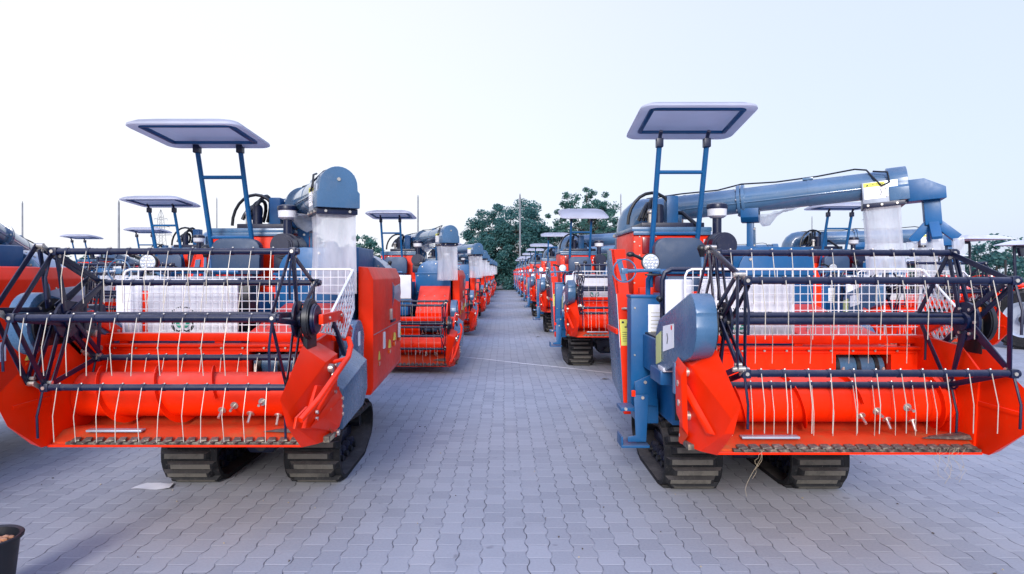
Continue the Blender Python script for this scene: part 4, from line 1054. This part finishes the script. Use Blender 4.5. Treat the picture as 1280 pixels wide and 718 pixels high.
# ---------------------------------------------------------------- tractors at the right
def make_tractor():
    T = empty('tractor', (0, 0, 0))
    m = mb('black'); m.box(-.22, .22, -1.0, 1.0, .45, .75, .02); m.box(-.7, .7, -.72, -.6, .42, .52, .01); m.box(-.75, .75, .72, .9, .5, .66, .01); m.build('chassis', T)
    m = mb('red'); m.prism([(-1.15, .72), (-1.15, 1.1), (-1.0, 1.28), (.1, 1.38), (.1, .75)], 'x', -.29, .29, .04); hd = m.build('hood', T)
    m = mb('black'); m.box(-.2, .2, -1.17, -1.14, .78, 1.08, .01)
    for k in range(4): m.box(-.295, .295, -.85 + k * .2, -.75 + k * .2, .85, 1.1, .005)
    m.build('grille', hd)
    m = mb('white'); m.box(-.297, .297, -.95, .05, 1.16, 1.19, .004); m.build('stripe', hd)
    for s in (-1, 1):
        m = mb('white'); m.ball((s * .17, -1.13, 1.14), .06, (1, .5, .8)); m.build('headlight', hd)
    for sx, y, r, w in ((-.72, -.66, .42, .2), (.72, -.66, .42, .2), (-.82, .8, .70, .36), (.82, .8, .70, .36)):
        m = mb('rubber'); m.lathe([(r * .60, -w / 2), (r * .9, -w / 2), (r, -w * .35), (r, w * .35), (r * .9, w / 2), (r * .60, w / 2), (r * .60, -w / 2)], (sx, y, r), 'x', 32, caps=False)
        for k in range(20):
            a = 6.283 * k / 20
            for s in (-1, 1):
                c = Vector((sx + s * w * .22, y + r * math.cos(a + s * .08), r + r * math.sin(a + s * .08)))
                m.box(c.x - w * .22, c.x + w * .22, c.y - .03, c.y + .03, c.z - .025, c.z + .025, 0, Matrix.Rotation(a + .3 * s, 4, 'X'))
        wl = m.build('wheel', T)
        m = mb('pale'); m.lathe([(.02, -w * .22), (r * .20, -w * .24), (r * .24, -w * .12), (r * .48, -w * .2), (r * .54, -w * .44), (r * .595, -w * .5), (r * .595, w * .5), (r * .54, w * .44), (r * .48, w * .2), (r * .24, w * .12), (r * .20, w * .24), (.02, w * .22)], (sx, y, r), 'x', 28)
        m.mat('black').cyl((sx - w * .45, y, r), (sx + w * .45, y, r), r * .14, 14); m.build('rim', wl)
    for s in (-1, 1):
        m = mb('red'); pr = arc(.8, .7, .80, 20, 165, 10) + list(reversed(arc(.8, .7, .77, 20, 165, 10)))
        m.prism(pr, 'x', s * .62 - .2, s * .62 + .2, .0); m.build('fender', T)
    m = mb('seat'); m.box(-.24, .24, .5, .95, .98, 1.1, .03); m.box(-.24, .24, .92, 1.02, 1.05, 1.5, .03); m.build('seat', T)
    m = mb('black'); m.tube([(.19 * math.cos(6.283 * k / 20), .22 + .08 * math.sin(6.283 * k / 20), 1.48 + .17 * math.sin(6.283 * k / 20)) for k in range(20)], .014, 6, closed=True); m.tube([(0, .22, 1.48), (0, .05, 1.2)], .02); m.build('steering_wheel', T)
    m = mb('navy'); m.tube([(-.42, 1.1, .8), (-.42, 1.15, 2.4)], .035); m.tube([(.42, 1.1, .8), (.42, 1.15, 2.4)], .035); m.tube([(-.42, 1.15, 2.42), (.42, 1.15, 2.42)], .04); m.prism([(-.25, 2.4), (.25, 2.4), (.12, 2.2), (-.12, 2.2)], 'y', 1.1, 1.16, .004); m.build('roll_bar', T)
    m = mb('white'); m.loft([(-.75, -.1, 2.46), (.75, -.1, 2.46), (.75, 1.5, 2.46), (-.75, 1.5, 2.46)], [(-.45, .2, 2.58), (.45, .2, 2.58), (.45, 1.2, 2.58), (-.45, 1.2, 2.58)], .02); m.build('canopy', T)
    m = mb('black'); m.cyl((.15, -.3, 1.35), (.15, -.3, 1.9), .028); m.build('exhaust_pipe', T)
    return T
T0 = make_tractor()
km = {}
for c in bpy.data.objects:
    if c.parent: km.setdefault(c.parent.name, []).append(c)
tl = ['red tractor cut by the right edge, its pale-rimmed big wheel in view', 'red tractor with a wide white canopy behind the reel of the nearest right harvester', 'third red tractor back in the line at the right', 'fourth red tractor back in the line at the right', 'far red tractor last in the line at the right',
      'near red tractor in the farther line with its canopy left of the big canopy', 'middle red tractor in the farther line at right', 'distant red tractor near the trees at right']
tp = [(12.0, 15.2, .25), (15.5, 21.0, .2), (17.6, 26.5, .15), (20.5, 31, .1), (24, 36, 0), (20.2, 30.0, .1), (24.0, 34, .1), (28, 38, .1)]
tp = [(12.0, 15.2, .25), (15.6, 22.0, .2), (19.3, 29.0, .15), (22.2, 34.5, .1), (25.4, 40.5, .05), (22.8, 32.0, .1), (27.0, 38.5, .1), (30.5, 44.0, .1)]
tp[1] = (14.6, 19.8, .2); tp[5] = (23.4, 33.2, .1); tp[2] = (22.6, 31.0, .2); tp[3] = (25.5, 33.5, .1); tp[4] = (27.0, 34.0, .1)
tp = [(13.36, 14.8, .6), (14.9, 19.6, .1), (17.9, 25.4, .2), (21.0, 30.5, .2), (24.0, 36.0, .2), (17.2, 33.0, .2), (19.9, 37.5, .2), (27.2, 41.5, .2)]
for i, (x, y, rz) in enumerate(tp):
    parts = {T0.name: T0} if i == 0 else copy_tree(T0, None, km)
    r = parts[T0.name]; r.scale = (1.15,) * 3 if i == 1 else (1,) * 3; r.location = (x, y, 0); r.rotation_euler.z = rz
    tag(r, tl[i], 'tractor', 'red tractors lined up beyond the harvesters')

# ---------------------------------------------------------------- trees, poles, pylons
def tree(name, x, y, h, w, seed, label, nclump=90, leaves=55, trunk=.3, airy=.0, mat='leaf', low=.15, leaf=.13, clump=.5, group='trees beyond the parked machines', sides=None):
    rnd = random.Random(seed)
    T = empty(name, (x, y, 0)); tag(T, label, 'tree', group)
    m = mb('bark'); rt = .02 * h + .05
    top = Vector((rnd.uniform(-.3, .3), 0, h * .72)); m.tube([(0, 0, -.1), (rnd.uniform(-.15, .15), 0, h * .25), top * .75, top], [rt, rt * .75, rt * .5, rt * .2], 8)
    clumps = []
    for k in range(nclump):
        for _ in range(50):
            a = rnd.uniform(0, 6.283); u = rnd.uniform(-1, 1); rad = rnd.random() ** (1 / 3)
            s = math.sqrt(1 - u * u); lump = 1 + .22 * math.sin(3 * a + seed) + .16 * math.sin(5 * u + seed * 2)
            v = Vector((s * math.cos(a) * w / 2, s * math.sin(a) * w / 2, u * (h * (1 - low)) / 2)) * rad * lump
            v.z += h * (low + (1 - low) / 2)
            if rad > .35 and v.z > .3 and v.z < h * 1.0: break
        clumps.append((v, clump * rnd.uniform(.6, 1.25) * (1 - airy * .35 * rad)))
        if k % 4 == 0:
            b0 = top * rnd.uniform(.45, .95); mid = b0.lerp(v, .5) + Vector((0, 0, .25)); m.tube([b0, mid, v], [rt * .3, rt * .2, .02], 5)
    m.build('trunk', T)
    verts = []; faces = []
    for c, r in clumps:
        for _ in range(leaves):
            d = Vector((rnd.gauss(0, 1), rnd.gauss(0, 1), rnd.gauss(0, 1))); d = d.normalized() * r * rnd.random() ** .5; d.z *= .75
            p = c + d; u = Vector((rnd.gauss(0, 1), rnd.gauss(0, 1), rnd.gauss(0, .7))).normalized(); v = u.cross(Vector((rnd.gauss(0, 1), rnd.gauss(0, 1), rnd.gauss(0, 1)))).normalized()
            l = leaf * rnd.uniform(.7, 1.5); n = len(verts)
            verts += [p - u * l, p + v * l * .5, p + u * l, p - v * l * .5]; faces.append((n, n + 1, n + 2, n + 3))
    me = bpy.data.meshes.new('crown'); me.from_pydata([tuple(v) for v in verts], [], faces); me.materials.append(M[mat])
    o = bpy.data.objects.new('crown', me); COL.objects.link(o); o.parent = T
    return T
tree('broadleaf_tree', .75, 69, 9.4, 9.4, 11, 'big dense tree closing the far end of the aisle', 190, 230, low=.02, leaf=.12, clump=.95)
tree('broadleaf_tree', -2.6, 72, 5.6, 4.4, 12, 'lower bushy tree at the left foot of the big aisle tree', 60, 110, low=.0, leaf=.15, clump=.7)
tree('broadleaf_tree', 8.9, 66, 11.3, 8.0, 13, 'tall open tree with leaf tufts right of the aisle end', 230, 100, airy=1, low=.02, leaf=.12, clump=.75, mat='leaf2')
tree('broadleaf_tree', 5.0, 70, 6.6, 5.0, 14, 'mid-height tree between the dense aisle tree and the tall open tree', 90, 140, low=.0, leaf=.12, clump=.85)
tree('broadleaf_tree', -17.2, 80, 6.4, 5, 15, 'small tree top beside the auger chute of the nearest left harvester', 50, 60, leaf=.16, clump=.6, mat='leaf2')
tree('broadleaf_tree', -26.5, 82, 7.0, 6, 16, 'tree half hidden behind the engine hoses of the nearest left harvester', 50, 70, leaf=.16, clump=.7)
for i, (px, dd, h, w, lab) in enumerate(((45, 88, 4.6, 6.5, 'leftmost low tree on the far tree line at the left edge'), (85, 90, 4.2, 6, 'low tree on the left tree line behind the top reel bar'), (125, 92, 4.4, 6.5, 'rounded low tree left of the leftmost lattice pylon'), (165, 90, 4.0, 6.5, 'low green tree on the left skyline under the tall pole'), (205, 94, 4.4, 7, 'low tree at the foot of the left lattice pylon'), (245, 92, 4.0, 6, 'low tree behind the seat of the nearest left harvester'))):
    tree('broadleaf_tree', (px - 630) * dd / 800, dd, h, w, 30 + i, lab, 40, 60, low=.02, leaf=.2, clump=.8, mat='leaf2' if i % 2 else 'leaf')
for i, (px, dd, h, w, lab) in enumerate(((1150, 78, 4.0, 6, 'low tree behind the hanging chute at right'), (1200, 80, 4.2, 6.5, 'low tree behind the far tractor canopies'), (1245, 70, 5.6, 6.5, 'rounded green tree behind the tractor canopy at right'), (1295, 72, 5.2, 7, 'green tree cut by the right edge'), (1100, 84, 3.6, 6, 'low tree far behind the plastic auger chute'), (1040, 86, 3.4, 6, 'low tree under the far canopy at right'))):
    tree('broadleaf_tree', (px - 630) * dd / 800, dd, h, w, 50 + i, lab, 45, 70, low=.02, leaf=.18, clump=.8, mat='leaf2' if i % 2 else 'leaf')
for i, (x, lab) in enumerate(((-6.5, 'clipped bush far left at the end of the aisle'), (-3.8, 'bush left of the aisle end, behind the last left harvester'), (-1.2, 'bush filling the end of the aisle under the big tree'), (1.2, 'dark bush at the aisle end beside the right row'), (3.8, 'bush behind the last harvesters of the right row'), (6.4, 'bush behind the right row under the tall open tree'))):
    tree('hedge_bush', x, 66.5 + (i % 2), 2.4 + .3 * (i % 3), 3.6, 70 + i, lab, 34, 90, low=-.1, leaf=.14, clump=.6, group='bushes at the end of the aisle')
tree('broadleaf_tree', 12.5, 68, 6.2, 6.5, 91, 'leafy tree low behind the right row under the tall open tree', 90, 140, low=.0, leaf=.12, clump=.85)
# palm behind the right canopy posts
P = empty('palm_tree', ((852 - 630) * 78 / 800, 78, 0)); tag(P, 'palm tree whose fan of fronds shows between the right canopy posts', 'tree', 'trees beyond the parked machines')
m = mb('bark'); m.tube([(0, 0, 0), (.1, 0, 5), (0, 0, 9.6)], [.25, .2, .18], 8); m.build('trunk', P)
m = mb('leaf2'); rnd = random.Random(4); b2 = bmesh.new()
for k in range(34):
    a = rnd.uniform(0, 6.283); e = rnd.uniform(.1, 1.4); d0 = Vector((math.cos(a) * math.cos(e), math.sin(a) * math.cos(e), math.sin(e))); p = Vector((0, 0, 9.6)); s = d0.cross(Vector((0, 0, 1))).normalized() if abs(d0.z) < .99 else Vector((1, 0, 0))
    prev = None
    for i in range(6):
        t = i / 5; q = p + d0 * 1.7 * t + Vector((0, 0, -.7 * t * t)); w = .16 * math.sin(math.pi * (t * .9 + .08))
        r = (b2.verts.new(q - s * w), b2.verts.new(q + s * w))
        if prev: b2.faces.new((prev[0], prev[1], r[1], r[0]))
        prev = r
m._join(b2); m.build('crown', P)

for px, ytop, dd, r, lab in ((28, 254, 46, .06, 'slim pole on the skyline at the far left'), (148.5, 253, 46, .075, 'grey pole left of the low white canopy'), (271, 249, 52, .05, 'thin dark pole between the canopy posts of the nearest left harvester'), (522.5, 246, 52, .07, 'tall pole above the second left canopy'), (650, 244, 56, .08, 'tall pale pole before the big aisle tree'), (776, 244, 60, .06, 'thin pole beside the tall open tree'), (1015, 272, 60, .05, 'short dark pole right of the auger rest')):
    h = 1.8 + (341 - ytop) * dd / 800; O = mb('pole'); O.cyl((0, 0, 0), (0, 0, h), r * 1.15, 12, r2=r * .8); O.cyl((0, 0, h), (0, 0, h + .12), r * .5, 8); O.box(-.2, .2, -.2, .2, 0, .06, .01)
    o = O.build('light_pole', None, ((px - 630) * dd / 800, dd, 0)); tag(o, lab, 'pole')
def pylon(x, y, h, label):
    m = mb('pole'); W = h * .09
    def half(z): return W * (1 - z / h) * .75 + W * .22
    lev = [h * i / 11 for i in range(12)]
    for sx in (-1, 1):
        for sy in (-1, 1):
            m.tube([(sx * half(z) if z < h * .96 else 0, sy * half(z) if z < h * .96 else 0, z) for z in lev], .09, 4)
    for a, b in zip(lev[:-1], lev[1:]):
        for s in (-1, 1):
            m.tube([(-half(a), s * half(a), a), (half(b) * (b < h * .96), s * half(b) * (b < h * .96), b)], .05, 4); m.tube([(half(a), s * half(a), a), (-half(b) * (b < h * .96), s * half(b) * (b < h * .96), b)], .05, 4)
    for z, l in ((h * .62, .16), (h * .74, .13), (h * .86, .10)):
        l = l * h
        for s in (-1, 1): m.tube([(0, 0, z + .6), (s * l, 0, z)], .07, 4); m.tube([(0, 0, z - .4), (s * l, 0, z)], .07, 4); m.tube([(s * l, 0, z), (s * l, 0, z - .9)], .06, 4)
    o = m.build('lattice_pylon', None, (x, y, 0)); tag(o, label, 'pylon', 'lattice pylons on the skyline')
pylon((201 - 630) * 300 / 800, 300, 1.8 + (341 - 262) * 300 / 800, 'steel lattice pylon on the skyline at left behind the canopies')
pylon((1090 - 630) * 320 / 800, 320, 1.8 + (341 - 250) * 320 / 800, 'steel lattice pylon on the skyline at right behind the auger')

# ---------------------------------------------------------------- ground
def sheet(x0, x1, y0, y1, z, name, mat):
    me = bpy.data.meshes.new(name); me.from_pydata([(x0, y0, z), (x1, y0, z), (x1, y1, z), (x0, y1, z)], [], [(0, 1, 2, 3)]); me.materials.append(M[mat])
    o = bpy.data.objects.new(name, me); COL.objects.link(o); o['kind'] = 'structure'; return o
M['earth'] = paint('dry_earth', (0.10, 0.085, 0.06), .95, dirt=.6, dirtcol=(.05, .07, .03), scale=.3)
sheet(-640, 640, -120, 1100, -.02, 'ground', 'earth')
sheet(-60, 60, -20, 66, 0, 'pavement', 'paver')

# ---------------------------------------------------------------- sky, sun, camera
SUN_EL, SUN_AZ = 22, 188       # azimuth clockwise from +Y: behind and left of the camera
w = bpy.data.worlds.new('World'); scene.world = w; w.use_nodes = True
N = w.node_tree.nodes; L = w.node_tree.links; bg = N['Background']
sky = N.new('ShaderNodeTexSky'); sky.sky_type = 'NISHITA'; sky.sun_disc = False
sky.sun_elevation = R_(SUN_EL); sky.sun_rotation = R_(SUN_AZ); sky.air_density = 1.0; sky.dust_density = 3.0; sky.ozone_density = 1.6
tc = N.new('ShaderNodeTexCoord'); sx = N.new('ShaderNodeSeparateXYZ'); L.new(tc.outputs['Generated'], sx.inputs[0])
az = N.new('ShaderNodeMapRange'); az.inputs['From Min'].default_value = -.45; az.inputs['From Max'].default_value = .75; az.interpolation_type = 'SMOOTHSTEP'
el = N.new('ShaderNodeMath'); el.operation = 'MULTIPLY_ADD'; el.inputs[1].default_value = .30
L.new(sx.outputs['Z'], el.inputs[0]); L.new(sx.outputs['X'], el.inputs[2]); L.new(el.outputs[0], az.inputs['Value'])
hz = N.new('ShaderNodeMix'); hz.data_type = 'RGBA'; hz.inputs['A'].default_value = (4.3, 4.3, 4.45, 1); hz.inputs['B'].default_value = (3.1, 3.45, 4.15, 1)
L.new(az.outputs[0], hz.inputs['Factor'])
hf = N.new('ShaderNodeMapRange'); hf.inputs['From Min'].default_value = .42; hf.inputs['From Max'].default_value = .78; hf.inputs['To Min'].default_value = .93; hf.inputs['To Max'].default_value = .0; hf.interpolation_type = 'SMOOTHSTEP'
L.new(sx.outputs['Z'], hf.inputs['Value'])
mxs = N.new('ShaderNodeMix'); mxs.data_type = 'RGBA'
zb = N.new('ShaderNodeMix'); zb.data_type = 'RGBA'; zb.blend_type = 'MULTIPLY'; zb.inputs['Factor'].default_value = 1; zb.inputs['B'].default_value = (1.8, 1.9, 2.4, 1); L.new(sky.outputs[0], zb.inputs['A'])
L.new(hf.outputs[0], mxs.inputs['Factor']); L.new(zb.outputs['Result'], mxs.inputs['A']); L.new(hz.outputs['Result'], mxs.inputs['B'])
L.new(mxs.outputs['Result'], bg.inputs[0]); bg.inputs[1].default_value = .12
sd = bpy.data.lights.new('sun', 'SUN'); sd.energy = 1.6; sd.angle = R_(15); sd.color = (1, .97, .96)
so = bpy.data.objects.new('sun', sd); COL.objects.link(so)
dirv = Vector((math.sin(R_(SUN_AZ)) * math.cos(R_(SUN_EL)), math.cos(R_(SUN_AZ)) * math.cos(R_(SUN_EL)), math.sin(R_(SUN_EL))))
so.rotation_euler = (-dirv).to_track_quat('-Z', 'Y').to_euler()
cam = bpy.data.cameras.new('camera'); co = bpy.data.objects.new('camera', cam); COL.objects.link(co)
co.location = (0, 0, 1.8); co.rotation_euler = (R_(90), 0, 0)
cam.sensor_width = 36; cam.lens = 22.5; cam.shift_x = 10 / 1280; cam.shift_y = -18 / 1280; cam.clip_end = 4000; cam.clip_start = .05
scene.camera = co
vs = scene.view_settings; vs.view_transform = 'Standard'; vs.look = 'None'; vs.gamma = 1; vs.use_curve_mapping = False
vs.exposure = 1.0
scene.cycles.max_bounces = 8; scene.cycles.transparent_max_bounces = 16
